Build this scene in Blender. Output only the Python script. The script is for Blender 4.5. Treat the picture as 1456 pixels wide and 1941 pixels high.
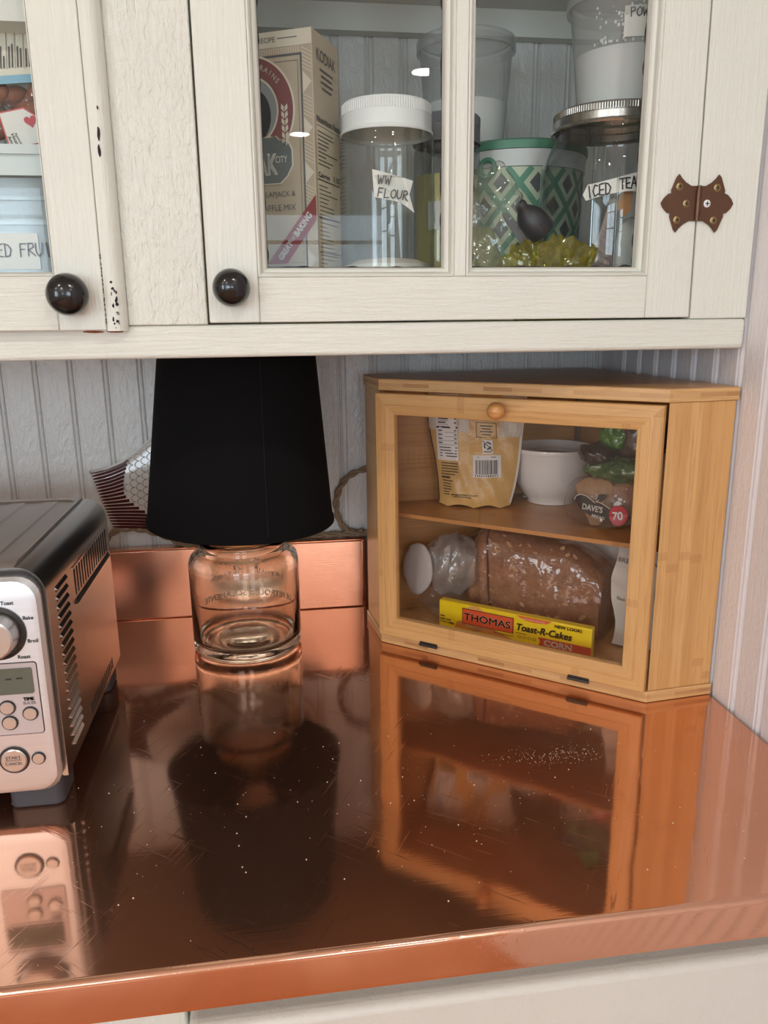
import bpy, bmesh, math, random
from mathutils import Vector, Matrix, noise
for o in list(bpy.data.objects): bpy.data.objects.remove(o)
sc = bpy.context.scene
COL = sc.collection
random.seed(7)
PI = math.pi

# ------------------------------------------------------------------ camera
def make_camera():
    yaw, pitch, roll, F = .1416, -.2449, -.0111, 1486.94
    f = Vector((math.sin(yaw)*math.cos(pitch), math.cos(yaw)*math.cos(pitch), math.sin(pitch)))
    r = Vector((math.cos(yaw), -math.sin(yaw), 0)); u = r.cross(f)
    c, s = math.cos(roll), math.sin(roll)
    r2 = r*c + u*s; u2 = u*c - r*s
    M = Matrix((r2, u2, -f)).transposed().to_4x4()
    M.translation = Vector((-.4556, -1.0585, .3979))
    cd = bpy.data.cameras.new('camera'); cam = bpy.data.objects.new('camera', cd)
    cd.sensor_fit = 'VERTICAL'; cd.sensor_height = 24.0; cd.lens = 24.0*F/1941.0
    cd.clip_start = .01; cd.clip_end = 60
    cam.matrix_world = M; COL.objects.link(cam); sc.camera = cam
make_camera()

# ------------------------------------------------------------------ world, lights, exposure
w = bpy.data.worlds.new('sky'); sc.world = w; w.use_nodes = True
w.node_tree.nodes['Background'].inputs[0].default_value = (.62, .78, 1.0, 1)
w.node_tree.nodes['Background'].inputs[1].default_value = 5.0
sc.view_settings.view_transform = 'Standard'; sc.view_settings.look = 'None'
sc.view_settings.gamma = 1.0; sc.view_settings.use_curve_mapping = False
sc.view_settings.exposure = -.94
sc.cycles.use_denoising = True
sc.cycles.max_bounces = 14; sc.cycles.diffuse_bounces = 5; sc.cycles.glossy_bounces = 6
sc.cycles.transmission_bounces = 12; sc.cycles.transparent_max_bounces = 40
sc.cycles.sample_clamp_indirect = 6.0

def area_light(name, loc, direction, sx, sy, power, col, shape='RECTANGLE', spread=PI):
    ld = bpy.data.lights.new(name, 'AREA'); ld.shape = shape; ld.size = sx; ld.size_y = sy
    ld.energy = power; ld.color = col; ld.spread = spread
    o = bpy.data.objects.new(name, ld); o.location = loc
    o.rotation_euler = Vector(direction).to_track_quat('-Z', 'Y').to_euler()
    COL.objects.link(o); return o

WIN = [(-2.45, -1.25, .05, 1.28), (-.55, .43, .05, 1.13)]          # windows behind the camera: x0, x1, z0, z1
for i, (x0, x1, z0, z1) in enumerate(WIN):
    area_light('daylight', ((x0+x1)/2, -5.40, (z0+z1)/2), (0, 1, 0), x1-x0, z1-z0, [66, 45][i], (.78, .89, 1.0))
ADDED_WIN = (-4.9, -2.8, -.05, 1.2)                                       # unseen window added in the left wall for side light: y0, y1, z0, z1
area_light('daylight', (-3.24, (ADDED_WIN[0]+ADDED_WIN[1])/2, .58), (1, 0, 0), 1.25, 2.1, 130, (.86, .93, 1.0))  # light of the added left window, brightens the room from that side
CANS = [(.321, -3.55), (-.203, -4.89), (-1.5, -3.2), (-1.45, -1.75), (-.15, -1.75), (-2.4, -2.4)]  # first two are mirrored in the glass; the others are added for brightness
for cx, cy in CANS:
    area_light('can_lamp', (cx, cy, 1.492), (0, 0, -1), .12, .12, 12, (1.0, .95, .87), 'DISK')

# ------------------------------------------------------------------ helpers
def lin(r, g, b):
    f = lambda c: (c/255/12.92) if c <= 10 else ((c/255+.055)/1.055)**2.4
    return (f(r), f(g), f(b), 1)

class MB:
    def __init__(s): s.v = []; s.f = []
    def add(s, vs, fs):
        n = len(s.v); s.v += [Vector(v) for v in vs]; s.f += [tuple(i+n for i in f) for f in fs]; return s
    def box(s, x0, x1, y0, y1, z0, z1):
        return s.add([(x, y, z) for z in (z0, z1) for y in (y0, y1) for x in (x0, x1)],
                     [(0, 2, 3, 1), (4, 5, 7, 6), (0, 1, 5, 4), (2, 6, 7, 3), (0, 4, 6, 2), (1, 3, 7, 5)])
    def prism(s, poly, a, b, axis='z'):
        n = len(poly)
        if axis == 'z': P = lambda p, t: (p[0], p[1], t)
        elif axis == 'y': P = lambda p, t: (p[0], t, p[1])
        else: P = lambda p, t: (t, p[0], p[1])
        vs = [P(p, a) for p in poly]+[P(p, b) for p in poly]
        fs = [tuple(range(n))[::-1], tuple(range(n, 2*n))]+[(i, (i+1) % n, n+(i+1) % n, n+i) for i in range(n)]
        return s.add(vs, fs)
    def lathe(s, prof, seg=48, c=(0, 0, 0), close=False):
        vs = []; fs = []; m = len(prof)
        for k in range(seg):
            a = 2*PI*k/seg
            for r, z in prof: vs.append((c[0]+r*math.cos(a), c[1]+r*math.sin(a), c[2]+z))
        for k in range(seg):
            k2 = (k+1) % seg
            for i in range(m-1+(1 if close else 0)):
                j = (i+1) % m
                if prof[i][0] < 1e-7 and prof[j][0] < 1e-7: continue
                if prof[i][0] < 1e-7: fs.append((k*m+i, k2*m+j, k*m+j))
                elif prof[j][0] < 1e-7: fs.append((k*m+i, k2*m+i, k*m+j))
                else: fs.append((k*m+i, k2*m+i, k2*m+j, k*m+j))
        return s.add(vs, fs)
    def grid(s, fn, nu, nv):
        vs = [fn(i/nu, j/nv) for j in range(nv+1) for i in range(nu+1)]
        W = nu+1
        return s.add(vs, [(j*W+i, j*W+i+1, (j+1)*W+i+1, (j+1)*W+i) for j in range(nv) for i in range(nu)])
    def tube(s, pts, r, seg=8, caps=True):
        pts = [Vector(p) for p in pts]; n = len(pts); vs = []; fs = []
        rr = r if isinstance(r, (list, tuple)) else [r]*n
        t0 = (pts[1]-pts[0]).normalized()
        up = Vector((0, 0, 1)) if abs(t0.z) < .9 else Vector((1, 0, 0))
        nrm = t0.cross(up).normalized()
        for i in range(n):
            t = (pts[min(i+1, n-1)]-pts[max(i-1, 0)]).normalized()
            nrm = (nrm-t*nrm.dot(t)).normalized(); b = t.cross(nrm)
            for k in range(seg):
                a = 2*PI*k/seg; vs.append(pts[i]+(nrm*math.cos(a)+b*math.sin(a))*rr[i])
        for i in range(n-1):
            for k in range(seg):
                k2 = (k+1) % seg; fs.append((i*seg+k, i*seg+k2, (i+1)*seg+k2, (i+1)*seg+k))
        if caps: fs += [tuple(range(seg))[::-1], tuple(range((n-1)*seg, n*seg))]
        return s.add(vs, fs)
    def ball(s, c, r, nu=20, nv=12, amp=0, freq=1, seed=0, p=1.0, ridge=False):
        """lumpy super-ellipsoid; r is (rx, ry, rz)"""
        sg = lambda x: math.copysign(abs(x)**p, x)
        vs = []; fs = []
        for j in range(nv+1):
            th = PI*j/nv
            for i in range(nu):
                ph = 2*PI*i/nu
                d = Vector((sg(math.sin(th))*sg(math.cos(ph)), sg(math.sin(th))*sg(math.sin(ph)), sg(math.cos(th))))
                k = 1.0
                if amp:
                    q = Vector((d.x*r[0], d.y*r[1], d.z*r[2]))*freq+Vector((seed*3.1, seed*1.7, seed))
                    k += amp*(noise.noise(q)+.5*noise.noise(q*2.3)) if not ridge else amp*(.7-1.6*abs(noise.noise(q))-.8*abs(noise.noise(q*2.1)))
                vs.append((c[0]+d.x*r[0]*k, c[1]+d.y*r[1]*k, c[2]+d.z*r[2]*k))
        for j in range(nv):
            for i in range(nu):
                i2 = (i+1) % nu
                fs.append((j*nu+i, (j+1)*nu+i, (j+1)*nu+i2, j*nu+i2))
        return s.add(vs, fs)
    def xf(s, M):
        s.v = [M @ v for v in s.v]; return s

def world_of(o):
    M = Matrix.LocRotScale(o.location, o.rotation_euler, o.scale)
    return (world_of(o.parent) @ M) if o.parent else M

def part(name, mb, mat, parent=None, label=None, kind=None, smooth=35, bevel=0, seg=2, subs=0):
    me = bpy.data.meshes.new(name)
    if parent is not None:
        inv = world_of(parent).inverted(); vs = [inv @ v for v in mb.v]
    else: vs = mb.v
    me.from_pydata([tuple(v) for v in vs], [], mb.f)
    bm = bmesh.new(); bm.from_mesh(me)
    bmesh.ops.remove_doubles(bm, verts=bm.verts, dist=1e-6)
    if len(bm.faces) < 60000: bmesh.ops.recalc_face_normals(bm, faces=bm.faces)
    bm.to_mesh(me); bm.free()
    me.materials.append(mat)
    if smooth:
        me.polygons.foreach_set('use_smooth', [True]*len(me.polygons))
        me.set_sharp_from_angle(angle=math.radians(smooth))
    me.update()
    o = bpy.data.objects.new(name, me); COL.objects.link(o)
    if parent is not None: o.parent = parent
    if label: o['label'] = label
    if kind: o['kind'] = kind
    if bevel:
        b = o.modifiers.new('bevel', 'BEVEL'); b.width = bevel; b.segments = seg; b.limit_method = 'ANGLE'; b.angle_limit = math.radians(40)
    if subs:
        q = o.modifiers.new('subd', 'SUBSURF'); q.levels = subs; q.render_levels = subs
    return o

def thing(name, label, cat, loc=(0, 0, 0), rz=0, group=None):
    o = bpy.data.objects.new(name, None); COL.objects.link(o); o.empty_display_size = .02
    o.location = loc; o.rotation_euler = (0, 0, rz); o['label'] = label; o['category'] = cat
    if group: o['group'] = group
    return o
def holder(name, parent, label=None):
    o = bpy.data.objects.new(name, None); COL.objects.link(o); o.parent = parent; o.empty_display_size = .01
    if label: o['label'] = label
    return o
def tag(o, label, cat, group=None):
    o['label'] = label; o['category'] = cat
    if group: o['group'] = group
    return o
def struct(o): o['kind'] = 'structure'; return o

def mitred(mb, x0, x1, z0, z1, prof, side, y=0):
    """one side of a rectangular frame; prof = closed list of (inward w, y) ; y grows into the scene"""
    n = len(prof)
    if side == 'bottom': A = lambda w_: (x0+w_, z0+w_); B = lambda w_: (x1-w_, z0+w_)
    if side == 'top': A = lambda w_: (x0+w_, z1-w_); B = lambda w_: (x1-w_, z1-w_)
    if side == 'left': A = lambda w_: (x0+w_, z0+w_); B = lambda w_: (x0+w_, z1-w_)
    if side == 'right': A = lambda w_: (x1-w_, z0+w_); B = lambda w_: (x1-w_, z1-w_)
    vs = [(A(p[0])[0], y+p[1], A(p[0])[1]) for p in prof]+[(B(p[0])[0], y+p[1], B(p[0])[1]) for p in prof]
    fs = [tuple(range(n)), tuple(range(n, 2*n))[::-1]]+[(i, n+i, n+(i+1) % n, (i+1) % n) for i in range(n)]
    return mb.add(vs, fs)

def rrect(x0, x1, z0, z1, r, n=5, corners=(1, 1, 1, 1)):
    out = []
    for k, (cx, cz, a0) in enumerate(((x1-r, z0+r, -PI/2), (x1-r, z1-r, 0), (x0+r, z1-r, PI/2), (x0+r, z0+r, PI))):
        if corners[k]:
            for i in range(n+1):
                a = a0+PI/2*i/n; out.append((cx+r*math.cos(a), cz+r*math.sin(a)))
        else: out.append(((x1, x1, x0, x0)[k], (z0, z1, z1, z0)[k]))
    return out

# ---- flat print: thin polygons laid on a surface through fn(u, v) -> point
FONT_CACHE = {}
def font_mesh(s):
    if s not in FONT_CACHE:
        c = bpy.data.curves.new('t', 'FONT'); c.body = s; c.size = 1.0; c.resolution_u = 3
        o = bpy.data.objects.new('t', c); COL.objects.link(o)
        me = bpy.data.meshes.new_from_object(o.evaluated_get(bpy.context.evaluated_depsgraph_get()))
        FONT_CACHE[s] = ([(v.co.x, v.co.y) for v in me.vertices], [tuple(p.vertices) for p in me.polygons])
        bpy.data.objects.remove(o); bpy.data.curves.remove(c); bpy.data.meshes.remove(me)
    return FONT_CACHE[s]
STROKES = {
 'W': [[(0, 1), (.22, 0), (.5, .7), (.75, 0), (1, 1)]], 'F': [[(0, 0), (.08, 1), (.8, 1.02)], [(.05, .52), (.6, .55)]],
 'L': [[(.1, 1), (.02, 0), (.75, .05)]], 'O': [[(.5, 1), (.1, .75), (.05, .25), (.4, 0), (.85, .25), (.85, .75), (.5, 1)]],
 'U': [[(.05, 1), (.02, .3), (.3, 0), (.7, .2), (.85, 1)]], 'R': [[(0, 0), (.1, 1), (.6, 1), (.75, .75), (.1, .5), (.85, 0)]],
 'I': [[(.4, 1.05), (.5, -.1)]], 'C': [[(.8, .9), (.4, 1), (.05, .5), (.3, .02), (.85, .15)]],
 'E': [[(.8, 1), (.15, .95), (.1, .05), (.8, .0)], [(.12, .5), (.7, .53)]], 'D': [[(.15, 1), (.1, 0), (.6, .1), (.85, .6), (.5, .95), (.05, 1)]],
 'T': [[(-.05, .95), (.95, 1.02)], [(.45, 1), (.4, 0)]], 'A': [[(0, 0), (.5, 1.05), (.9, 0)], [(.2, .4), (.75, .42)]],
 'P': [[(.15, 0), (.1, 1), (.7, .95), (.75, .6), (.15, .5)]], 'S': [[(.8, .9), (.3, 1), (.15, .7), (.7, .4), (.6, .05), (.05, .1)]],
 'N': [[(.05, 0), (.1, 1), (.75, 0), (.85, 1)]], '1': [[(.4, 1.05), (.45, 0)]], 'G': [[(.8, .9), (.4, 1), (.05, .5), (.3, .02), (.85, .1), (.8, .5), (.5, .5)]],
 'o': [[(.45, .65), (.1, .45), (.1, .1), (.45, 0), (.75, .2), (.7, .55), (.45, .65)]], 'B': [[(.1, 0), (.1, 1), (.6, .95), (.65, .65), (.15, .5), (.75, .4), (.7, .05), (.1, 0)]],
 'w': [[(0, .7), (.25, 0), (.5, .5), (.75, 0), (1, .7)]], ' ': []}
class Dec:
    def __init__(s, fn): s.fn = fn; s.mb = MB()
    def poly(s, pts): s.mb.add([s.fn(u, v) for u, v in pts], [tuple(range(len(pts)))]); return s
    def rect(s, u0, v0, u1, v1, nu=1, nv=1):
        s.mb.grid(lambda a, b: s.fn(u0+(u1-u0)*a, v0+(v1-v0)*b), nu, nv); return s
    def disc(s, u, v, r, n=28, ry=None): return s.poly([(u+r*math.cos(2*PI*k/n), v+(ry or r)*math.sin(2*PI*k/n)) for k in range(n)])
    def ring(s, u, v, r0, r1, a0=0, a1=2*PI, n=48):
        for k in range(n):
            a = a0+(a1-a0)*k/n; b = a0+(a1-a0)*(k+1)/n
            s.poly([(u+r0*math.cos(a), v+r0*math.sin(a)), (u+r1*math.cos(a), v+r1*math.sin(a)), (u+r1*math.cos(b), v+r1*math.sin(b)), (u+r0*math.cos(b), v+r0*math.sin(b))])
        return s
    def line(s, pts, wd):
        for (a, b) in zip(pts[:-1], pts[1:]):
            d = Vector((b[0]-a[0], b[1]-a[1]));
            if d.length < 1e-9: continue
            d.normalize(); n = Vector((-d.y, d.x))*wd/2; e = d*wd*.3
            s.poly([(a[0]-n.x-e.x, a[1]-n.y-e.y), (b[0]-n.x+e.x, b[1]-n.y+e.y), (b[0]+n.x+e.x, b[1]+n.y+e.y), (a[0]+n.x-e.x, a[1]+n.y-e.y)])
        return s
    def text(s, txt, u, v, size, align='l', xs=1.0, shear=0, rot=0, bold=0):
        vs, fs = font_mesh(txt)
        x0 = min(p[0] for p in vs); x1 = max(p[0] for p in vs); W = (x1-x0)
        off = {'l': -x0, 'c': -(x0+x1)/2, 'r': -x1}[align]
        c, sn = math.cos(rot), math.sin(rot)
        for bx, by in ([(0, 0)] if not bold else [(-bold, -bold), (bold, -bold), (-bold, bold), (bold, bold)]):
            P = []
            for x, y in vs:
                X = ((x+off)*xs+y*shear)*size+bx; Y = y*size+by
                P.append(s.fn(u+X*c-Y*sn, v+X*sn+Y*c))
            s.mb.add(P, fs)
        return s
    def hand(s, txt, u, v, h, wd, adv=1.05, asp=.7, rot=0):
        x = 0; c, sn = math.cos(rot), math.sin(rot)
        for ch in txt:
            for st in STROKES.get(ch, []):
                q = []
                for a, b in st:
                    X = x+a*asp*h; Y = b*h+random.uniform(-.04, .04)*h; q.append((u+X*c-Y*sn, v+X*sn+Y*c))
                s.line(q, wd)
            x += adv*asp*h*(1.25 if ch == 'W' else 1)
        return s
    def part(s, name, mat, parent, label=None, kind=None): return part(name, s.mb, mat, parent, label, kind, smooth=0)
def plane_fn(o, ux, uz, eps=.0004):
    o = Vector(o); ux = Vector(ux); uz = Vector(uz); n = ux.cross(uz).normalized()*eps
    return lambda u, v: o+ux*u+uz*v+n
def cyl_fn(cx, cy, z0, R, phi=0, eps=.0005):
    return lambda u, v: Vector((cx+(R+eps)*math.sin(u/R+phi), cy-(R+eps)*math.cos(u/R+phi), z0+v))

# ------------------------------------------------------------------ materials
class NT:
    def __init__(s, name):
        s.m = bpy.data.materials.new(name); s.m.use_nodes = True; s.t = s.m.node_tree; s.t.nodes.clear()
        s.out = s.n('ShaderNodeOutputMaterial')
    def n(s, typ, **kw):
        d = s.t.nodes.new(typ)
        for k, v in kw.items(): setattr(d, k, v)
        return d
    def l(s, a, b): s.t.links.new(a, b)
    def coord(s, scale=(1, 1, 1), kind='Object', rot=(0, 0, 0)):
        c = s.n('ShaderNodeTexCoord'); v = c.outputs[kind]
        if any(rot):
            r = s.n('ShaderNodeMapping'); r.inputs['Rotation'].default_value = rot; s.l(v, r.inputs['Vector']); v = r.outputs[0]
        m = s.n('ShaderNodeMapping'); m.inputs['Scale'].default_value = scale; s.l(v, m.inputs['Vector']); return m.outputs[0]
    def noise(s, vec, scale, detail=4, rough=.55, dist=0):
        d = s.n('ShaderNodeTexNoise'); d.inputs['Scale'].default_value = scale; d.inputs['Detail'].default_value = detail
        d.inputs['Roughness'].default_value = rough; d.inputs['Distortion'].default_value = dist; s.l(vec, d.inputs['Vector']); return d.outputs['Fac']
    def ramp(s, fac, stops):
        d = s.n('ShaderNodeValToRGB'); e = d.color_ramp.elements
        while len(e) < len(stops): e.new(.5)
        for k, (p, c) in enumerate(stops): e[k].position = p; e[k].color = c if len(c) == 4 else (*c, 1)
        s.l(fac, d.inputs[0]); return d.outputs[0]
    def math(s, op, a, b=0.0):
        d = s.n('ShaderNodeMath', operation=op)
        for i, q in enumerate((a, b)):
            if isinstance(q, (int, float)): d.inputs[i].default_value = q
            else: s.l(q, d.inputs[i])
        return d.outputs[0]
    def mix(s, fac, a, b):
        d = s.n('ShaderNodeMix', data_type='RGBA')
        for i, q in ((0, fac), (6, a), (7, b)):
            if isinstance(q, (int, float)): d.inputs[i].default_value = q
            elif isinstance(q, tuple): d.inputs[i].default_value = q if len(q) == 4 else (*q, 1)
            else: s.l(q, d.inputs[i])
        return d.outputs[2]
    def bump(s, h, strength, dist, nrm=None):
        d = s.n('ShaderNodeBump'); d.inputs['Strength'].default_value = strength; d.inputs['Distance'].default_value = dist
        s.l(h, d.inputs['Height'])
        if nrm is not None: s.l(nrm, d.inputs['Normal'])
        return d.outputs[0]
    def bsdf(s, **kw):
        d = s.n('ShaderNodeBsdfPrincipled')
        for k, v in kw.items():
            i = d.inputs[k.replace('_', ' ')]
            if hasattr(v, 'links') or isinstance(v, bpy.types.NodeSocket): s.l(v, i)
            else: i.default_value = v
        return d
    def done(s, sh): s.l(sh.outputs[0] if hasattr(sh, 'outputs') else sh, s.out.inputs[0]); return s.m

def plain(name, c, rough=.5, metal=0.0, bump=None, coat=0, var=.0, vscale=30, spec=.5, sheen=0, sss=0):
    t = NT(name); v = t.coord()
    col = c if len(c) == 4 else (*c, 1)
    kw = dict(Roughness=rough, Metallic=metal)
    if var:
        f = t.noise(v, vscale, 5)
        kw['Base_Color'] = t.mix(f, tuple(x*(1-var) for x in col[:3]), tuple(min(1, x*(1+var)) for x in col[:3]))
    else: kw['Base_Color'] = col
    if bump: kw['Normal'] = t.bump(t.noise(v, bump[0], 4), bump[1], bump[2])
    d = t.bsdf(**kw); d.inputs['Specular IOR Level'].default_value = spec
    if coat: d.inputs['Coat Weight'].default_value = coat; d.inputs['Coat Roughness'].default_value = .08
    if sheen: d.inputs['Sheen Weight'].default_value = sheen
    return t.done(d)

def paint(name, col, stretch, brush=.45, peel=.25, rough=.34, bscale=1.0, streak=1.0):
    """old gloss paint over wood: brush marks along one axis plus orange peel"""
    t = NT(name)
    b = t.noise(t.coord(stretch), 330*bscale, 5, .62, .5)
    p = t.noise(t.coord((1, 1, .55 if stretch[2] < 1 else 1)), 150, 3, .5, .8)
    big = t.noise(t.coord((1, 1, 1)), 14, 3)
    n1 = t.bump(b, brush, .0030); n2 = t.bump(p, peel, .0045, n1)
    c = t.mix(t.ramp(big, [(.3, (0, 0, 0)), (.75, (1, 1, 1))]), tuple(x*.955 for x in col[:3]), col[:3])
    c = t.mix(t.ramp(b, [(.28, (.6*streak,)*3), (.36, (0, 0, 0))]), c, tuple(x*y for x, y in zip(col[:3], (.93, .92, .90))))
    return t.done(t.bsdf(Base_Color=c, Roughness=rough, Normal=n2))

CREAM = lin(230, 231, 220)[:3]
M = {}
M['cream_v'] = paint('cream_paint_vertical', CREAM, (1, 1, .07), .42, .12)
M['cream_h'] = paint('cream_paint_horizontal', CREAM, (.07, 1, 1), .5, .12)
M['cream_peel'] = paint('cream_paint_lumpy', CREAM, (1, 1, .16), .55, .62)
M['cream_smooth'] = paint('cream_paint_smooth', lin(214, 209, 200)[:3], (1, 1, .3), .2, .1)
M['bead'] = paint('beadboard_paint', lin(226, 224, 220)[:3], (1, 1, .5), .06, .50, .3, streak=0)
M['bead_right'] = paint('beadboard_paint_right', lin(240, 236, 238)[:3], (1, 1, .12), .22, .18, .36, streak=.3)
M['cab_in'] = plain('cabinet_interior_paint', lin(224, 224, 216), .45, var=.03)
M['underside'] = plain('brown_cabinet_underside', lin(150, 130, 108), .75, var=.12)  # darker brown than the cabinet interior
M['chip'] = plain('bare_old_wood', lin(38, 30, 34), .8)
M['chip_red'] = plain('bare_red_wood', lin(140, 70, 42), .8)
M['putty'] = plain('old_black_putty', lin(34, 33, 34), .7)
M['black_knob'] = plain('black_lacquer', (.004, .004, .005), .16, coat=.3)
M['bronze'] = plain('aged_bronze', lin(108, 80, 64), .40, .85, bump=(300, .1, .0005), var=.25, vscale=60)
M['brass_screw'] = plain('dull_brass', lin(150, 130, 92), .35, .9, var=.2, vscale=300)
M['dark_slot'] = plain('dark_slot', lin(30, 24, 20), .7)
M['slot_grey'] = plain('grey_slot', lin(84, 74, 66), .6)
M['lampshade'] = plain('black_cotton', (.0034, .0030, .0036), .94, bump=(900, .2, .0004), spec=.2)
M['white_plastic'] = plain('white_plastic', lin(232, 234, 232), .4)
M['paper_white'] = plain('white_paper', lin(228, 226, 220), .75, bump=(60, .5, .002))
M['ink'] = plain('black_ink', lin(34, 30, 34), .6)
M['ink_soft'] = plain('grey_ink', lin(92, 90, 92), .7)
M['steel_dark'] = plain('dark_trim', lin(58, 54, 52), .4, .4)
M['white_china'] = plain('white_china', lin(232, 230, 228), .12, coat=.4)

def copper_mat():
    t = NT('copper_sheet'); v = t.coord()
    big = t.noise(v, 5, 4); fine = t.noise(t.coord((.06, 1, 1)), 260, 4, .6)
    scr = t.noise(t.coord((1, .05, 1), rot=(0, 0, .5)), 300, 3, .6)
    sc2 = t.noise(t.coord((1, .04, 1), rot=(0, 0, -.9)), 260, 3, .6)
    col = t.mix(t.ramp(big, [(.35, (0, 0, 0)), (.7, (1, 1, 1))]), (.75, .41, .275), (.82, .47, .33))
    ro = t.math('ADD', t.math('MULTIPLY', t.ramp(t.noise(v, 9, 5), [(.35, (0, 0, 0)), (.75, (1, 1, 1))]), .05), .055)
    n1 = t.bump(t.noise(v, 7, 2), .35, .0022)
    n2 = t.bump(fine, .035, .0006, n1); n3 = t.bump(t.ramp(scr, [(.62, (0, 0, 0)), (.70, (1, 1, 1))]), .06, .0005, n2)
    n4 = t.bump(t.ramp(sc2, [(.64, (0, 0, 0)), (.70, (1, 1, 1))]), .06, .0005, n3)
    a = t.bsdf(Base_Color=col, Metallic=1.0, Roughness=ro, Normal=n4)
    b = t.bsdf(Base_Color=col, Metallic=1.0, Roughness=.48, Normal=n2)      # tarnish and fine wear scatter part of the light
    m = t.n('ShaderNodeMixShader'); m.inputs[0].default_value = .15; t.l(a.outputs[0], m.inputs[1]); t.l(b.outputs[0], m.inputs[2])
    return t.done(m)
M['copper'] = copper_mat()
def copper_brushed():
    t = NT('copper_brushed_upstand')
    f = t.noise(t.coord((.012, 1, 1)), 1200, 3, .6); g = t.noise(t.coord((1, 1, .2)), 8, 2)
    n = t.bump(f, .12, .0004, t.bump(g, .3, .002))
    return t.done(t.bsdf(Base_Color=(.87, .56, .43, 1), Metallic=1.0, Roughness=.20, Normal=n))
M['copper_up'] = copper_brushed()
M['copper_edge'] = plain('copper_folded_edge', (.80, .42, .27), .16, 1.0, bump=(9, .2, .002))

def bamboo(name, axis, tint=(1, 1, 1), rough=.32, turn=0):
    """laminated bamboo: strips running along axis, fine dark fibres, a few knuckles"""
    t = NT(name)
    sc_ = {'x': (.035, 1, 1), 'z': (1, 1, .035), 'y': (1, .035, 1)}[axis]
    R3 = (0, 0, turn); fib = t.noise(t.coord(sc_, rot=R3), 330, 5, .7); st = t.noise(t.coord(tuple(a*(.3 if a < 1 else 1) for a in sc_), rot=R3), 55, 2, .5)
    sep = t.n('ShaderNodeSeparateXYZ'); t.l(t.coord((1, 1, 1), rot=R3), sep.inputs[0])
    a = {'x': 0, 'y': 1, 'z': 2}[axis]; cr = [i for i in range(3) if i != a]
    # strips about 19 mm wide across the grain
    s = t.math('ADD', sep.outputs[cr[0]], sep.outputs[cr[1]]); idx = t.math('FLOOR', t.math('DIVIDE', s, .019))
    wn = t.n('ShaderNodeTexWhiteNoise', noise_dimensions='1D'); t.l(idx, wn.inputs['W'])
    base = t.ramp(wn.outputs['Value'], [(0, lin(208, 160, 102)), (.5, lin(214, 167, 108)), (1, lin(219, 174, 116))])
    base = t.mix(t.ramp(st, [(.35, (0, 0, 0)), (.7, (.55, .55, .55))]), base, lin(196, 146, 90))
    base = t.mix(t.ramp(fib, [(.34, (.7, .7, .7)), (.52, (0, 0, 0))]), base, lin(186, 136, 84))
    # knuckles
    kn = t.math('ADD', t.math('MULTIPLY', wn.outputs['Value'], .37), sep.outputs[a])
    fr = t.math('FRACT', t.math('DIVIDE', kn, .31)); kk = t.math('LESS_THAN', t.math('ABSOLUTE', t.math('SUBTRACT', fr, .5)), .014)
    kz = t.math('MULTIPLY', kk, t.math('MULTIPLY', t.noise(t.coord((1, 1, 1)), 600, 4), .55))
    base = t.mix(kz, base, lin(170, 116, 68))
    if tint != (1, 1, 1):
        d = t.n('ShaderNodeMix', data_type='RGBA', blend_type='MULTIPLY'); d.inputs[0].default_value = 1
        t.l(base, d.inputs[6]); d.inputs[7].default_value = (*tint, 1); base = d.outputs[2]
    return t.done(t.bsdf(Base_Color=base, Roughness=rough, Normal=t.bump(fib, .12, .0004)))
M['bam_v'] = bamboo('bamboo_upright', 'z'); M['bam_h'] = bamboo('bamboo_lengthwise', 'x')
def ply_mat():
    t = NT('bamboo_plate_edge'); sep = t.n('ShaderNodeSeparateXYZ'); t.l(t.coord(), sep.inputs[0])
    fib = t.noise(t.coord((.05, .05, 1)), 500, 4, .6)
    z = t.math('FRACT', t.math('DIVIDE', sep.outputs[2], .01257))
    mid = t.math('LESS_THAN', t.math('ABSOLUTE', t.math('SUBTRACT', z, .5)), .17)
    s = t.math('FLOOR', t.math('DIVIDE', t.math('ADD', sep.outputs[0], t.math('MULTIPLY', sep.outputs[1], .6)), .033))
    wn = t.n('ShaderNodeTexWhiteNoise', noise_dimensions='1D'); t.l(s, wn.inputs['W'])
    seg = t.ramp(wn.outputs['Value'], [(0, lin(176, 128, 82)), (.5, lin(196, 150, 100)), (1, lin(216, 176, 124))])
    base = t.mix(t.ramp(fib, [(.4, (.6, .6, .6)), (.6, (0, 0, 0))]), lin(216, 174, 120), lin(192, 142, 88))
    return t.done(t.bsdf(Base_Color=t.mix(mid, base, seg), Roughness=.35))
M['ply'] = ply_mat()
M['bam_knob'] = bamboo('bamboo_turned', 'x', (.96, .80, .68), .3)
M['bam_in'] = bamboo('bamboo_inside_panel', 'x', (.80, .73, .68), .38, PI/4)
M['bam_in2'] = bamboo('bamboo_inside_panel_left', 'x', (.80, .73, .68), .38, -PI/4)

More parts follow.
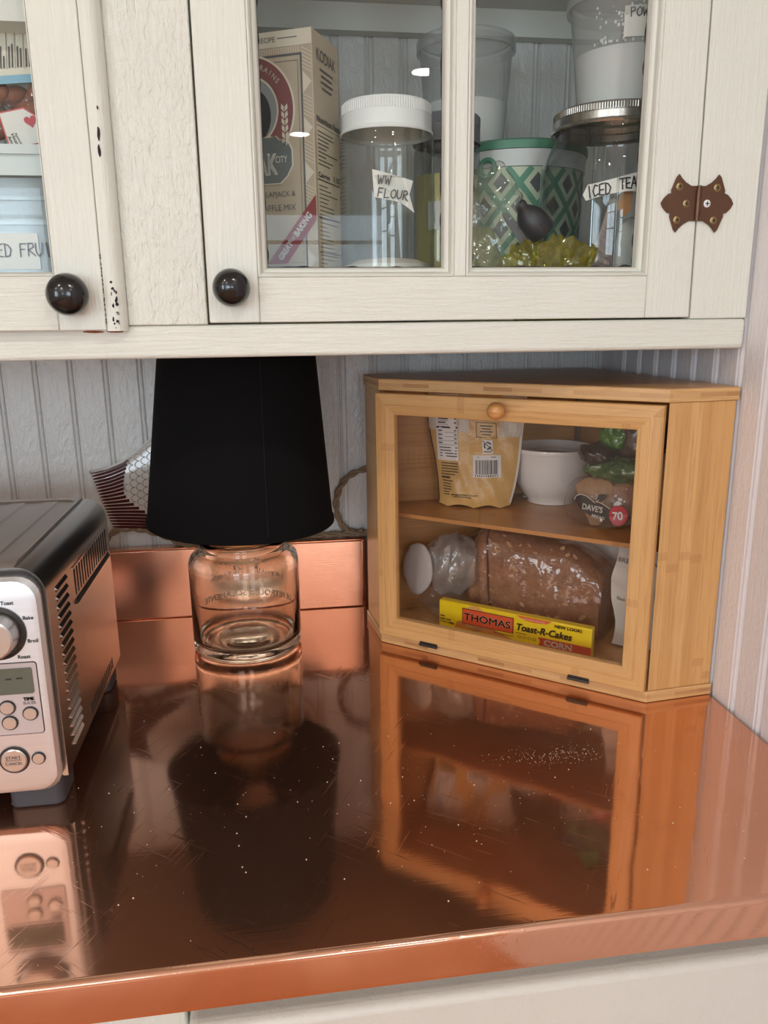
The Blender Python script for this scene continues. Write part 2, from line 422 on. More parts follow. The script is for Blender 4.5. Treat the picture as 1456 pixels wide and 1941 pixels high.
def thin_glass(name, tint=(.97, .985, .98), ior_boost=1.0, rough=.0, edge=0.0, haze=0.0, haze_col=(.8, .8, .8)):
    """clear sheet: transmits straight through, mirrors by Schlick"""
    t = NT(name); lw = t.n('ShaderNodeLayerWeight'); lw.inputs[0].default_value = .5
    f = t.math('ADD', t.math('MULTIPLY', t.math('POWER', lw.outputs['Facing'], 5), .9), .042*ior_boost)
    tr = t.n('ShaderNodeBsdfTransparent')
    if edge:
        c = t.mix(t.math('MULTIPLY', t.math('POWER', lw.outputs['Facing'], 1.6), edge), tint, (tint[0]*.18, tint[1]*.2, tint[2]*.2)); t.l(c, tr.inputs[0])
    else: tr.inputs[0].default_value = (*tint, 1)
    gl = t.n('ShaderNodeBsdfGlossy'); gl.inputs['Roughness'].default_value = rough; gl.inputs[0].default_value = (1, 1, 1, 1)
    m = t.n('ShaderNodeMixShader'); t.l(f, m.inputs[0]); t.l(tr.outputs[0], m.inputs[1]); t.l(gl.outputs[0], m.inputs[2])
    if haze:
        df = t.n('ShaderNodeBsdfDiffuse'); df.inputs[0].default_value = (*haze_col, 1)
        m2 = t.n('ShaderNodeMixShader'); m2.inputs[0].default_value = haze; t.l(m.outputs[0], m2.inputs[1]); t.l(df.outputs[0], m2.inputs[2]); m = m2
    return t.done(m)
M['pane'] = thin_glass('window_glass', (.978, .990, .984), .19, .004)
M['acrylic'] = thin_glass('acrylic_sheet', (.96, .945, .93), .5, .01)
M['jar_glass'] = thin_glass('jar_glass', (.955, .97, .965), 1.1, .02, edge=.9)
M['clear_plastic'] = thin_glass('clear_plastic', (.93, .96, .965), 1.2, .12, edge=.5, haze=.16, haze_col=(.80, .86, .87))
M['frost_plastic'] = thin_glass('cloudy_plastic', (.93, .94, .94), .8, .2, edge=.35, haze=.27, haze_col=(.74, .75, .74))

def film(name, tint=(.95, .95, .95), haze=.06, hc=(.8, .8, .8), rough=.06, scale=90, bump=1.0, spec=2.4):
    """crinkled cling film"""
    t = NT(name); v = t.coord()
    vo = t.n('ShaderNodeTexVoronoi', feature='SMOOTH_F1'); vo.inputs['Scale'].default_value = scale; t.l(t.coord((1, 1, .6)), vo.inputs['Vector'])
    h = t.math('ADD', vo.outputs['Distance'], t.noise(v, scale*.6, 3))
    nb = t.bump(h, bump, .006)
    lw = t.n('ShaderNodeLayerWeight'); lw.inputs[0].default_value = .5; t.l(nb, lw.inputs['Normal'])
    f = t.math('ADD', t.math('MULTIPLY', t.math('POWER', lw.outputs['Facing'], 4), .6), .03*spec)
    tr = t.n('ShaderNodeBsdfTransparent'); tr.inputs[0].default_value = (*tint, 1)
    gl = t.n('ShaderNodeBsdfGlossy'); gl.inputs['Roughness'].default_value = rough; gl.inputs[0].default_value = (1, 1, 1, 1); t.l(nb, gl.inputs['Normal'])
    df = t.n('ShaderNodeBsdfDiffuse'); df.inputs[0].default_value = (*hc, 1); t.l(nb, df.inputs['Normal'])
    m1 = t.n('ShaderNodeMixShader'); m1.inputs[0].default_value = haze; t.l(tr.outputs[0], m1.inputs[1]); t.l(df.outputs[0], m1.inputs[2])
    m = t.n('ShaderNodeMixShader'); t.l(f, m.inputs[0]); t.l(m1.outputs[0], m.inputs[1]); t.l(gl.outputs[0], m.inputs[2])
    return t.done(m)
M['film'] = film('clear_bag_film', (.96, .96, .96), .035, (.8, .8, .8), .06, 45, .8, 1.3)
M['film_white'] = film('cloudy_bag_film', (.9, .9, .9), .34, lin(190, 186, 182)[:3], .12, 45)
M['film_puffy'] = film('puffy_bag_film', (.93, .94, .92), .07, lin(210, 214, 200)[:3], .06, 40, 1.0, 1.6)
M['film_green'] = film('green_bag_film', (.35, .55, .35), .62, lin(96, 128, 84)[:3], .15, 80)
M['film_dark'] = film('dark_bag_film', (.3, .3, .3), .75, lin(62, 56, 56)[:3], .14, 70)
M['film_yellow'] = film('yellow_bag_film', (.86, .80, .34), .22, lin(170, 156, 56)[:3], .06, 34, .9, 1.8)
M['film_olive'] = film('olive_bag_film', (.8, .8, .6), .3, lin(176, 176, 120)[:3], .12, 60)

def jar_glass_real():
    t = NT('lamp_jar_glass'); v = t.coord()
    g = t.n('ShaderNodeBsdfGlass'); g.inputs['IOR'].default_value = 1.46; g.inputs['Color'].default_value = (.985, .985, .965, 1); g.inputs['Roughness'].default_value = .0
    t.l(t.bump(t.noise(v, 45, 2), .16, .0012), g.inputs['Normal']); return t.done(g)
M['lamp_glass'] = jar_glass_real()

def brushed(name, base, rough, axis, strength=.10):
    t = NT(name); s_ = {'x': (.02, 1, 1), 'y': (1, .02, 1), 'z': (1, 1, .02)}[axis]
    b = t.noise(t.coord(s_), 700, 4, .6)
    ro = t.math('ADD', t.math('MULTIPLY', b, .12), rough-.06)
    return t.done(t.bsdf(Base_Color=t.mix(b, tuple(x*.9 for x in base), tuple(min(1, x*1.06) for x in base)), Metallic=1.0, Roughness=ro, Normal=t.bump(b, strength, .0004)))
M['steel_front'] = brushed('brushed_steel_front', (.82, .86, .90), .45, 'x', .10)
M['steel_side'] = plain('steel_side_sheet', (.62, .60, .58), .24, 1.0)
M['steel_top'] = brushed('brushed_steel_top', (.76, .74, .72), .44, 'y', .02)
M['steel_btn'] = brushed('satin_steel_button', (.66, .65, .64), .3, 'x')
M['lid_metal'] = brushed('zinc_lid', (.62, .60, .57), .26, 'z')
def loaf_mat(name, a, b, c):
    t = NT(name); v = t.coord()
    f = t.noise(v, 52, 8, .74); g = t.noise(v, 230, 3)
    col = t.ramp(f, [(.25, a), (.5, b), (.78, c)])
    col = t.mix(t.ramp(g, [(.60, (0, 0, 0)), (.70, (.7, .7, .7))]), col, lin(196, 150, 104))
    return t.done(t.bsdf(Base_Color=col, Roughness=.75, Normal=t.bump(f, .8, .004)))
M['crust'] = loaf_mat('seeded_crust', lin(104, 64, 42), lin(150, 100, 68), lin(176, 126, 88))
M['crumb'] = loaf_mat('bread_crumb', lin(150, 108, 72), lin(186, 144, 104), lin(204, 166, 124))
M['almond'] = plain('almond_skin', lin(158, 92, 60), .55, bump=(120, .6, .002), var=.3, vscale=90)

# ================================================================== ROOM SHELL
ZF, ZC = -.90, 1.50            # floor and ceiling, counter top is z = 0
XL, XR, YF, YR = -3.2, 1.4, -5.3, -1.9   # the room widens to the right past y = YR            # far left wall and the wall behind the camera
wall_white = plain('room_wall_paint', lin(226, 222, 214), .7, var=.02)
ceil_white = plain('ceiling_paint', lin(236, 234, 228), .8)

# floor: oak strips as pieces
def wood_floor():
    t = NT('oak_floor'); f = t.noise(t.coord((1, .06, 1)), 60, 5, .6); o = t.n('ShaderNodeObjectInfo')
    c = t.mix(f, lin(164, 106, 60), lin(202, 144, 92)); c = t.mix(t.math('MULTIPLY', o.outputs['Random'], .5), c, lin(170, 96, 46))
    return t.done(t.bsdf(Base_Color=c, Roughness=.3))
M['floor'] = wood_floor()
fl = struct(part('floor', MB().box(XL-.02, XR+.02, YF-.06, .03, ZF-.03, ZF-.004), M['dark_slot']))
bd = None
for i in range(39):
    x0 = XL+i*.12
    if x0+.1185 > XR: break
    if bd is None: bd = part('floor_board', MB().box(x0, x0+.1185, YF+.001, -.03, ZF-.004, ZF), M['floor'], fl)
    else:
        c = bd.copy(); COL.objects.link(c); c.parent = fl; c.location = (i*.12, 0, 0)
struct(part('ceiling', MB().box(XL-.02, XR+.02, YF-.06, .03, ZC, ZC+.03), ceil_white))

def wall_with_holes(name, axis, pos, th, a0, a1, holes, mat):
    """wall at constant axis value, built as blocks around rectangular openings"""
    mb = MB(); us = sorted({a0, a1, *[h[0] for h in holes], *[h[1] for h in holes]}); zs = sorted({ZF, ZC, *[h[2] for h in holes], *[h[3] for h in holes]})
    for i in range(len(us)-1):
        for j in range(len(zs)-1):
            cu, cz = (us[i]+us[i+1])/2, (zs[j]+zs[j+1])/2
            if any(h[0] < cu < h[1] and h[2] < cz < h[3] for h in holes): continue
            if axis == 'y': mb.box(us[i], us[i+1], min(pos, pos+th), max(pos, pos+th), zs[j], zs[j+1])
            else: mb.box(min(pos, pos+th), max(pos, pos+th), us[i], us[i+1], zs[j], zs[j+1])
    return struct(part(name, mb, mat))
wall_with_holes('wall_front', 'y', YF, -.06, XL-.02, XR+.02, WIN, wall_white)
wall_with_holes('wall_left', 'x', XL, -.02, YF, 0.03, [ADDED_WIN], wall_white)
struct(part('wall_far_right', MB().box(XR, XR+.03, YF, YR+.03, ZF, ZC), wall_white))
struct(part('wall_return', MB().box(.03, XR, YR, YR+.03, ZF, ZC), wall_white))
frame_white = plain('window_frame_paint', lin(228, 228, 222), .4)
for n, (x0, x1, z0, z1) in enumerate(WIN):
    wn = MB(); e = .0
    for s in ('bottom', 'top', 'left', 'right'):
        mitred(wn, x0, x1, z0, z1, [(0, YF+.012), (.055, YF+.012), (.055, YF-.04), (0, YF-.04)], s)
    fr = struct(part('window_%d' % (n+1), wn, frame_white))
    xm = (x0+x1)/2; zm = z0+(z1-z0)*.52
    part('muntin', MB().box(xm-.014, xm+.014, YF-.035, YF-.005, z0+.05, z1-.05), frame_white, fr)
    part('muntin', MB().box(x0+.05, x1-.05, YF-.034, YF-.004, zm-.014, zm+.014), frame_white, fr)
    part('muntin', MB().box(x0+.05, x1-.05, YF-.033, YF-.003, z1-.245, z1-.222), frame_white, fr)
    part('pane', MB().box(x0+.05, x1-.05, YF-.026, YF-.022, z0+.05, z1-.05), M['pane'], fr)
y0, y1, z0, z1 = ADDED_WIN
wl = MB()
for s in ('bottom', 'top', 'left', 'right'):
    mitred(wl, y0, y1, z0, z1, [(0, .012), (.055, .012), (.055, -.02), (0, -.02)], s)
wl.v = [Vector((XL+v.y, v.x, v.z)) for v in wl.v]
fr = struct(part('window_3', wl, frame_white))  # frame of the unseen window added for light from the left
part('pane', MB().box(XL-.016, XL-.012, y0+.05, y1-.05, z0+.05, z1-.05), M['pane'], fr)
for y in (y0+.7, y0+1.4): part('muntin', MB().box(XL-.018, XL+.004, y-.014, y+.014, z0+.05, z1-.05), frame_white, fr)
# recessed cans, all but the first two added out of view
for i, (cx, cy) in enumerate(CANS):
    t = MB().lathe([(.062, 1.494), (.088, 1.494), (.088, 1.4995), (.062, 1.4995)], 32, (cx, cy, 0), True)
    o = part('ceiling_light', t, M['white_plastic'])
    tag(o, 'white ring of a recessed ceiling light ' + ['mirrored at the upper right of the left pane', 'mirrored low on the waffle carton', 'added unseen by the left back window', 'added unseen over the kitchen at the left', 'added unseen nearest the beadboard right wall', 'added unseen closest to the far left wall'][i], 'ceiling light', 'recessed can lights')

# ---- beadboard walls: every board is a piece with a bead along its edge
def board_profile(w):
    """(across, depth) from 0 to w; depth < 0 goes into the wall"""
    p = [(0, -.0030), (.0012, -.0030), (.0022, -.0006), (.0034, 0)]
    p += [(w-.0095, 0), (w-.0085, -.0006), (w-.0078, -.0026), (w-.0070, -.0026), (w-.0060, -.0006), (w-.0048, 0), (w-.0034, -.0006), (w-.0024, -.0028), (w, -.0030)]
    return p
PITCH = .0430
def board_mesh(w, z0, z1, axis):
    pr = board_profile(w); n = len(pr); mb = MB()
    P = (lambda a, d, z: (a, -d, z)) if axis == 'y' else (lambda a, d, z: (-d, -a, z))
    vs = [P(a, d, z) for z in (z0, z1) for a, d in pr]+[P(0, -.008, z0), P(w, -.008, z0), P(0, -.008, z1), P(w, -.008, z1)]
    fs = [(i, i+1, n+i+1, n+i) for i in range(n-1)]+[(0, n, 2*n+2, 2*n), (n-1, 2*n+1, 2*n+3, 2*n-1)]
    return mb.add(vs, fs)
wb = struct(part('wall_back', MB().box(XL, .03, .008, .03, ZF, ZC), M['bead']))
x = -.3182+.0044-PITCH*36; first = None; k = 0
xs = []
while x < -.001:
    xs.append(x); x += PITCH
for xx in xs:
    wd = min(PITCH-.0002, -.0005-xx)
    if xx < -1.5 or wd < .004:
        continue
    if abs(wd-(PITCH-.0002)) > 1e-6:
        part('board', MB().add(*(lambda m: (m.v, m.f))(board_mesh(wd, -.03, 1.2, 'y').xf(Matrix.Translation((xx, 0, 0))))), M['bead'], wb, smooth=0); continue
    if first is None: first = part('board', board_mesh(wd, -.03, 1.2, 'y').xf(Matrix.Translation((xx, 0, 0))), M['bead'], wb, smooth=0); x00 = xx
    else:
        c = first.copy(); COL.objects.link(c); c.parent = wb; c.location = (xx-x00, 0, 0)
# right wall boards: across runs toward -y
wr = struct(part('wall_right', MB().box(.008, .03, YR, .008, ZF, ZC), M['bead_right']))
y = -.0005; first = None
ys = [-(.3469-.0044)+PITCH*8-PITCH*i for i in range(0, 40)]
for yy in ys:
    if yy > -.001: continue
    if first is None: first = part('board', board_mesh(PITCH-.0002, ZF, 1.2, 'x').xf(Matrix.Translation((0, yy, 0))), M['bead_right'], wr, smooth=0); y00 = yy
    else:
        c = first.copy(); COL.objects.link(c); c.parent = wr; c.location = (0, yy-y00, 0)

# ================================================================== COUNTERTOP
ct = thing('countertop', 'polished copper sheet countertop with upstand at the wall and folded front edge', 'countertop', (-.7, -.32, 0))
def plate(poly, z0, z1): return MB().prism(poly, z0, z1)
top = MB()
CX0, CX1 = -1.55, -.0045
def topz(x, y): return 0.0
prof = [(-.018, -.0295), (-.018, .0), (-.6300, .0), (-.6312, .0), (-.6330, -.0003), (-.6344, -.0010), (-.6351, -.0022), (-.6354, -.0040), (-.6352, -.0295)]
top.add([(CX0, p[0], p[1]) for p in prof]+[(CX1, p[0], p[1]) for p in prof],
        [(i, i+1, len(prof)+i+1, len(prof)+i) for i in range(len(prof)-1)]+[tuple(range(len(prof))), tuple(range(len(prof), 2*len(prof)))[::-1]])
part('top_sheet', top, M['copper'], ct)
part('front_edge', MB().box(CX0, CX1, -.6352, -.622, -.0318, -.0292), M['copper_edge'], ct, smooth=0)
bs = MB().box(CX0, -.334, -.020, -.0035, .0002, .0972)
part('backsplash', bs, M['copper_up'], ct, 'copper upstand strip along the beadboard', bevel=.0015)
part('backsplash_end_fold', MB().box(-.3395, -.3335, -.0215, -.0035, .0002, .0978), M['copper_edge'], ct, bevel=.001)
part('backsplash_cap', MB().box(CX0, -.335, -.0205, -.0035, .0974, .0990), M['copper_edge'], ct)
# crumbs
cr = MB()
def crumb(x, y, s):
    n = 5; a0 = random.random()*6
    cr.add([(x+s*math.cos(a0+2*PI*k/n)*random.uniform(.6, 1.1), y+s*math.sin(a0+2*PI*k/n)*random.uniform(.6, 1.1), .0001) for k in range(n)]+[(x, y, .0002+s*.9)],
           [(k, (k+1) % n, n) for k in range(n)])
for _ in range(190):
    x = random.gauss(-.42, .16); y = random.gauss(-.47, .07)
    if -.62 < y < -.28 and -.75 < x < -.05: crumb(x, y, random.choice([.0003, .0004, .0005, .0008]))
for _ in range(230): crumb(random.gauss(-.205, .03), random.gauss(-.435, .008), random.uniform(.0002, .00045))
o = part('bread_crumbs', cr, plain('crumb', lin(226, 206, 180), .8), None, kind='stuff', smooth=0)
o['label'] = 'tiny pale bread crumbs scattered over the copper countertop'; o['category'] = 'crumbs'; o['group'] = 'crumbs'

# ================================================================== BASE CABINET
bc = thing('base_cabinet', 'white painted base cabinet with drawer fronts under the copper countertop', 'cabinet', (-.7, -.3, ZF))
part('carcass', MB().box(CX0, -.012, -.585, -.02, ZF+.0, -.033), M['cab_in'], bc)
part('top_rail', MB().box(CX0, -.0048, -.600, -.585, -.0595, -.0322), M['cream_h'], bc, bevel=.003)
part('stile', MB().box(-.60, -.532, -.6002, -.585, -.60, -.0597), M['cream_v'], bc, bevel=.002)
df = part('drawer_front', MB().box(-.529, -.006, -.624, -.5855, -.235, -.0600), M['cream_smooth'], bc, bevel=.006, seg=3)
part('drawer_front', MB().box(CX0, -.604, -.620, -.5855, -.235, -.0600), M['cream_smooth'], bc, bevel=.005, seg=3)
part('cabinet_door', MB().box(-.529, -.006, -.624, -.5855, -.84, -.242), M['cream_smooth'], bc, bevel=.004)

# ================================================================== UPPER CABINET
uc = thing('upper_cabinet', 'cream painted upper cabinet with glass doors, black knobs and a bronze hinge', 'cabinet', (-.6, -.17, .364))
YC = -.346; ZT = 1.12
part('bottom_rail', MB().box(-1.5, -.003, YC, -.3262, .364, .3920), M['cream_h'], uc, bevel=.0035, seg=3)
part('face_stile', MB().prism([(-.573, .3922), (-.5062, .3922), (-.5062, ZT), (-.573, ZT)], YC, -.3262, 'y'), M['cream_peel'], uc, 'wide lumpy painted stile between the doors', bevel=.0012)
part('face_stile', MB().prism([(-.0600, .3922), (-.003, .3922), (-.003, ZT), (-.0668, ZT)], YC+.0006, -.3262, 'y'), M['cream_v'], uc, bevel=.0012)
part('bottom_panel', MB().box(-1.5, -.003, -.326, -.0015, .3865, .392), M['cab_in'], uc)
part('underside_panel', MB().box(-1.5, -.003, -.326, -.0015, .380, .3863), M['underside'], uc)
part('divider', MB().box(-.558, -.546, -.326, -.0015, .3922, ZT), M['cab_in'], uc)
part('shelf', MB().box(-.5458, -.003, -.30, -.0015, .758, .776), M['cab_in'], uc)
part('shelf_cleat', MB().box(-.5458, -.003, -.020, -.0015, .728, .7578), M['cab_in'], uc)
part('shelf', MB().box(-1.5, -.5582, -.30, -.0015, .636, .660), M['cab_in'], uc)
part('top_panel', MB().box(-1.5, -.003, -.346, -.0015, ZT+.0002, ZT+.018), M['cab_in'], uc)
# right door
BEAD = [(0, -.346), (.0012, -.3466), (.0028, -.3455), (.0040, -.3425), (.0042, -.3405), (.0062, -.3395), (.0078, -.3365), (.0082, -.3340), (.0086, -.3300), (0, -.3300)]
d2 = holder('cabinet_door', uc, 'right glazed cabinet door with two panes')
Z1 = 1.10
part('door_stile', MB().prism([(-.5045, .3936), (-.4612, .3936), (-.4612, Z1), (-.5045, Z1)], YC, -.3275, 'y'), M['cream_v'], d2, bevel=.0012)
part('door_stile', MB().prism([(-.1058, .3936), (-.0616, .3936), (-.0684, Z1), (-.1058, Z1)], YC, -.3275, 'y'), M['cream_v'], d2, bevel=.0012)
part('door_rail', MB().box(-.4611, -.1059, YC, -.3275, .3936, .4314), M['cream_h'], d2, bevel=.001)
part('muntin', MB().box(-.2886, -.2777, YC, -.3275, .4315, Z1), M['cream_v'], d2, bevel=.001)
for (x0, x1) in ((-.4611, -.2887), (-.2776, -.1059)):
    for s in ('bottom', 'left', 'right'):
        part('glazing_bead', mitred(MB(), x0, x1, .4315, Z1, BEAD, s), M['cream_h' if s == 'bottom' else 'cream_v'], d2, smooth=50)
    part('glass_pane', MB().box(x0+.001, x1-.001, -.3296, -.3272, .4325, Z1), M['pane'], d2, smooth=0)
    # old putty line with a ragged edge around the glass
    pt = MB()
    def rag(a, b, fixed, vert, sgn):
        n = 90; up = []; lo = []
        for k in range(n+1):
            t_ = a+(b-a)*k/n; wv = .0006+max(0, noise.noise(Vector((t_*70, fixed*9, 3.1))))*.0026
            lo.append((fixed, t_) if vert else (t_, fixed)); up.append((fixed+sgn*wv, t_) if vert else (t_, fixed+sgn*wv))
        vs = [(p[0], -.3300, p[1]) for p in lo]+[(p[0], -.3300, p[1]) for p in up]
        pt.add(vs, [(k, k+1, n+2+k, n+1+k) for k in range(n)])
    rag(.4395, .75, x0+.0084, True, 1); rag(.4395, .75, x1-.0084, True, -1); rag(x0+.0088, x1-.0088, .4399, False, 1)
    part('putty_line', pt, M['putty'], d2, 'ragged dark putty line round the glass', smooth=0)
def knob(parent, x, y, z, r):
    pr = [(.0001, -.0275), (r*.30, -.0272), (r*.58, -.0258), (r*.80, -.0228), (r*.94, -.0185), (r, -.0140), (r*.97, -.0105), (r*.86, -.0080), (r*.60, -.0070), (r*.42, -.006), (r*.42, -.0022), (r*.55, .0), (.0001, .0)]
    mb = MB().lathe([(a, b) for a, b in pr], 40)
    mb.v = [Vector((x+v.x, y+v.z, z+v.y)) for v in mb.v]
    return part('door_knob', mb, M['black_knob'], parent, 'round glossy black knob', smooth=60)
knob(d2, -.4838, YC, .4224, .0158)
# left door, proud of the frame
YD = -.358
d1 = holder('cabinet_door', uc, 'left glazed cabinet door with worn rounded edge strip')
part('door_stile', MB().box(-.6262, -.5885, YD, -.3475, .3888, Z1), M['cream_v'], d1, bevel=.001)
hr = [(-.5880, YD+.0006), (-.5850, YD-.0009), (-.5800, YD-.0010), (-.5762, YD+.0008), (-.5735, YD+.0042), (-.5722, YD+.0085), (-.5722, -.3475), (-.5880, -.3475)]
part('edge_strip', MB().prism(hr, .3880, Z1), M['cream_v'], d1, 'half-round edge strip with chipped paint', smooth=50)
part('door_rail', MB().box(-1.05, -.6263, YD, -.3475, .3888, .4325), M['cream_h'], d1, bevel=.001)
part('glazing_bead', mitred(MB(), -1.05, -.6263, .4326, Z1, [(0, YD), (.0012, YD), (.0032, YD+.006), (.0034, -.3475), (0, -.3475)], 'bottom'), M['cream_h'], d1)
part('glazing_bead', mitred(MB(), -1.05, -.6263, .4326, Z1, [(0, YD), (.0006, YD), (.0016, YD+.006), (.0018, -.3475), (0, -.3475)], 'right'), M['cream_v'], d1)
part('glass_pane', MB().box(-1.05, -.6268, -.3510, -.3486, .4332, Z1), M['pane'], d1, smooth=0)
knob(d1, -.6140, YD, .4175, .0168)
# paint chips
ch = MB()
def chip(cx, cz, w_, h_, y, n=9, s=0):
    vs = [(cx+w_*.5*math.cos(2*PI*k/n)*random.uniform(.55, 1.1)+s*h_*.5*math.sin(2*PI*k/n), y, cz+h_*.5*math.sin(2*PI*k/n)*random.uniform(.8, 1.1)) for k in range(n)]
    ch.add(vs, [tuple(range(n))])
for z, hh, ww in ((.540, .011, .0028), (.528, .010, .0026), (.559, .003, .0012)): chip(-.5805+(.54-z)*-.05, z, ww, hh, YD-.0013)
for k in range(22): chip(-.5800+random.uniform(-.0022, .0022), .3905+random.random()**1.3*.04, random.uniform(.0008, .003), random.uniform(.001, .005), YD-.0013)
for k in range(17): chip(-.58825+random.uniform(-.0002, .0002), .395+k*.0034+random.uniform(-.001, .001), .0009, .0022, YD-.00015)
part('paint_chips', ch, M['chip'], d1, 'dark chips where the paint has flaked', kind='stuff', smooth=0)
ch = MB(); chip(-.6015, .3874, .020, .0022, YC-.0005); chip(-.5835, .3876, .016, .0024, YC-.0005)
part('paint_chips', ch, M['chip_red'], uc, 'red-brown bare patches under the left door', kind='stuff', smooth=0)
# butterfly hinge
HC = (-.0632, .4940)
def leaf(sgn):
    pts = [(0, .0150), (.007, .0150), (.0125, .0180), (.0165, .0215), (.0192, .0250), (.0215, .0225), (.0238, .0170), (.0262, .0110), (.0258, .0088),
           (.0290, .0078), (.0330, .0040), (.0352, 0)]
    full = pts+[(a, -b) for a, b in pts[::-1][1:]]
    poly = [(HC[0]+sgn*a, HC[1]+b) for a, b in full]
    return MB().prism(poly, YC-.0018, YC-.0002, 'y')
hg = holder('hinge', uc, 'aged bronze butterfly hinge with six screws')
part('hinge_leaf', leaf(-1), M['bronze'], hg, bevel=.0004); part('hinge_leaf', leaf(1), M['bronze'], hg, bevel=.0004)
part('hinge_pin', MB().tube([(HC[0], YC-.0022, HC[1]-.0150), (HC[0]+.0002, YC-.0022, HC[1]+.0150)], .0022, 12), M['bronze'], hg)
for z in (-.0075, .0, .0075): part('hinge_knuckle', MB().tube([(HC[0], YC-.0023, HC[1]+z-.0036), (HC[0], YC-.0023, HC[1]+z+.0036)], .0026, 12), M['bronze'], hg)
for i, (a, b) in enumerate(((-.0185, .0142), (-.0108, -.0002), (-.0190, -.0142), (.0180, .0135), (.0092, .0), (.0168, -.0145))):
    sx, sz = HC[0]+a, HC[1]+b
    s = MB().lathe([(.0001, -.0026), (.0022, -.0024), (.0034, -.0018)], 16); s.v = [Vector((sx+v.x, YC+v.z, sz+v.y)) for v in s.v]
    part('screw', s, M['white_plastic'] if i == 4 else M['brass_screw'], hg)
    c = MB().box(sx-.0018, sx+.0018, YC-.0028, YC-.0024, sz-.0004, sz+.0004).box(sx-.0004, sx+.0004, YC-.00281, YC-.0024, sz-.0018, sz+.0018)
    part('screw_slot', c, M['dark_slot'], hg, smooth=0)

# ================================================================== CABINET CONTENTS (right door)
ZS = .3922
# ---- waffle mix carton
wa = math.atan2(.5, -.866); ux = Vector((.899, -.438, 0)); ub = Vector((.438, .899, 0))      # along the front to the right; toward the back
WC = Vector((-.4040, -.2650, ZS)); WW, WD, WH = .140, .067, .2600
wf = thing('waffle_mix_box', 'tall kraft carton of flapjack and waffle mix with maroon ring', 'carton', (WC.x, WC.y, ZS), math.atan2(-.438, .899))
def wbox(o, w_, d_, h_): 
    p = [o-ux*w_, o, o+ub*d_, o-ux*w_+ub*d_]; n = Vector((0, 0, h_))
    return MB().add(p+[q+n for q in p], [(3, 2, 1, 0), (4, 5, 6, 7), (0, 1, 5, 4), (1, 2, 6, 5), (2, 3, 7, 6), (3, 0, 4, 7)])
part('carton', wbox(WC, WW, WD, WH), plain('veiled_kraft_card', lin(192, 178, 157), .6, var=.05), wf, bevel=.001)  # kraft greyed: the veil of reflection on the pane is in this colour
def wfn(eps):
    p = plane_fn(WC+Vector((0, 0, WH)), ux, (0, 0, 1), eps); return lambda u, v: p(u*.76, v*.79)
ff, ff2, ff3, ff4, ff5 = wfn(.0003), wfn(.0006), wfn(.0009), wfn(.0012), wfn(.0015); WF = .183
cream_ink = plain('cream_print', lin(226, 218, 200), .6); grey_ink = plain('slate_print', lin(96, 100, 104), .6); maroon = plain('veiled_maroon_print', lin(136, 82, 82), .6)  # maroon dulled to carry the pane's reflected haze in its colour
kraft2 = plain('light_kraft_print', lin(222, 206, 180), .6)
Dec(ff).rect(-WF, -.0175, 0, -.0005).part('print_band', cream_ink, wf)
Dec(ff2).text('RECIPE', -.0475, -.0118, .0078, 'r').line([(-.0440, -.0085), (-.0190, -.0085)], .0008).part('lettering', grey_ink, wf, 'RECIPE in dark letters')
D = Dec(ff)
for k in range(60):                                     # gingham side strip, diagonal hatching
    v = -.020-k*.0041
    if (k//6) % 2 == 0: D.line([(-.0130, v), (-.0015, v-.006)], .0008)
    elif k % 6 == 0: D.poly([(-.0130, v), (-.0015, v-.012), (-.0130, v-.024)])
for k in range(38): D.line([(-.018-k*.0032, -.0185), (-.0172-k*.0032, -.0245)], .0008)
D.part('print_hatching', cream_ink, wf)
D = Dec(ff); D.line([(-WF, -.0265), (-.0145, -.0265), (-.0145, -.262), (-WF, -.262)], .0022); D.line([(-WF, -.0330), (-.0190, -.0330), (-.0190, -.257), (-WF, -.257)], .0006)
D.part('print_border', grey_ink, wf)
CU, CV = -.0845, -.083
Dec(ff2).ring(CU, CV, .0360, .0605, -.9, PI*.62).part('print_ring', cream_ink, wf)
Dec(ff3).ring(CU, CV, .0385, .0580, -.85, PI*.62).part('print_ring', maroon, wf)
Dec(ff2).disc(CU, CV, .0362).part('print_disc', plain('pale_slate_print', lin(150, 156, 156), .6), wf)
Dec(ff3).disc(CU+.004, CV-.006, .024, 30, .030).part('print_patch', plain('charcoal_print', lin(40, 38, 40), .6), wf)
D = Dec(ff4)
for i, chx in enumerate('WHOLE GRAINS'):
    if chx == ' ': continue
    a = math.radians(52-7.6*(11-i)); r = .0462
    D.text(chx, CU+r*math.sin(a), CV+r*math.cos(a), .0080, 'c', rot=-a, bold=.0002)
D.part('lettering', cream_ink, wf, 'WHOLE GRAINS curving round the maroon ring'); D = Dec(ff4)
for k in range(6):                                       # wheat ear
    z_ = CV-.004-k*.0075
    D.poly([(CU+.047, z_), (CU+.0510, z_+.004), (CU+.0505, z_+.009), (CU+.0470, z_+.006)]); D.poly([(CU+.046, z_), (CU+.0420, z_+.004), (CU+.0425, z_+.009), (CU+.046, z_+.006)])
D.part('wheat_ear', cream_ink, wf, kind='stuff')
pl = [(-.118, -.112), (-.050, -.112), (-.046, -.116), (-.034, -.118), (-.0285, -.128), (-.0285, -.146), (-.036, -.158), (-.046, -.166), (-.118, -.166)]
Dec(ff3).poly([(a, b) for a, b in pl]).part('print_plaque', cream_ink, wf)
Dec(ff4).poly([(CU+(a-CU)*.965, -.139+(b+.139)*.95) for a, b in pl]).part('print_plaque', plain('dark_slate_print', lin(112, 120, 122), .6), wf)
Dec(ff5).text('KODIAK', -.0505, -.155, .034, 'r', xs=.62, bold=.0006).text('CITY', -.0445, -.1420, .0105, 'c', xs=.72).part('lettering', plain('white_print', lin(236, 234, 228), .6), wf, 'white KODIAK CITY lettering')
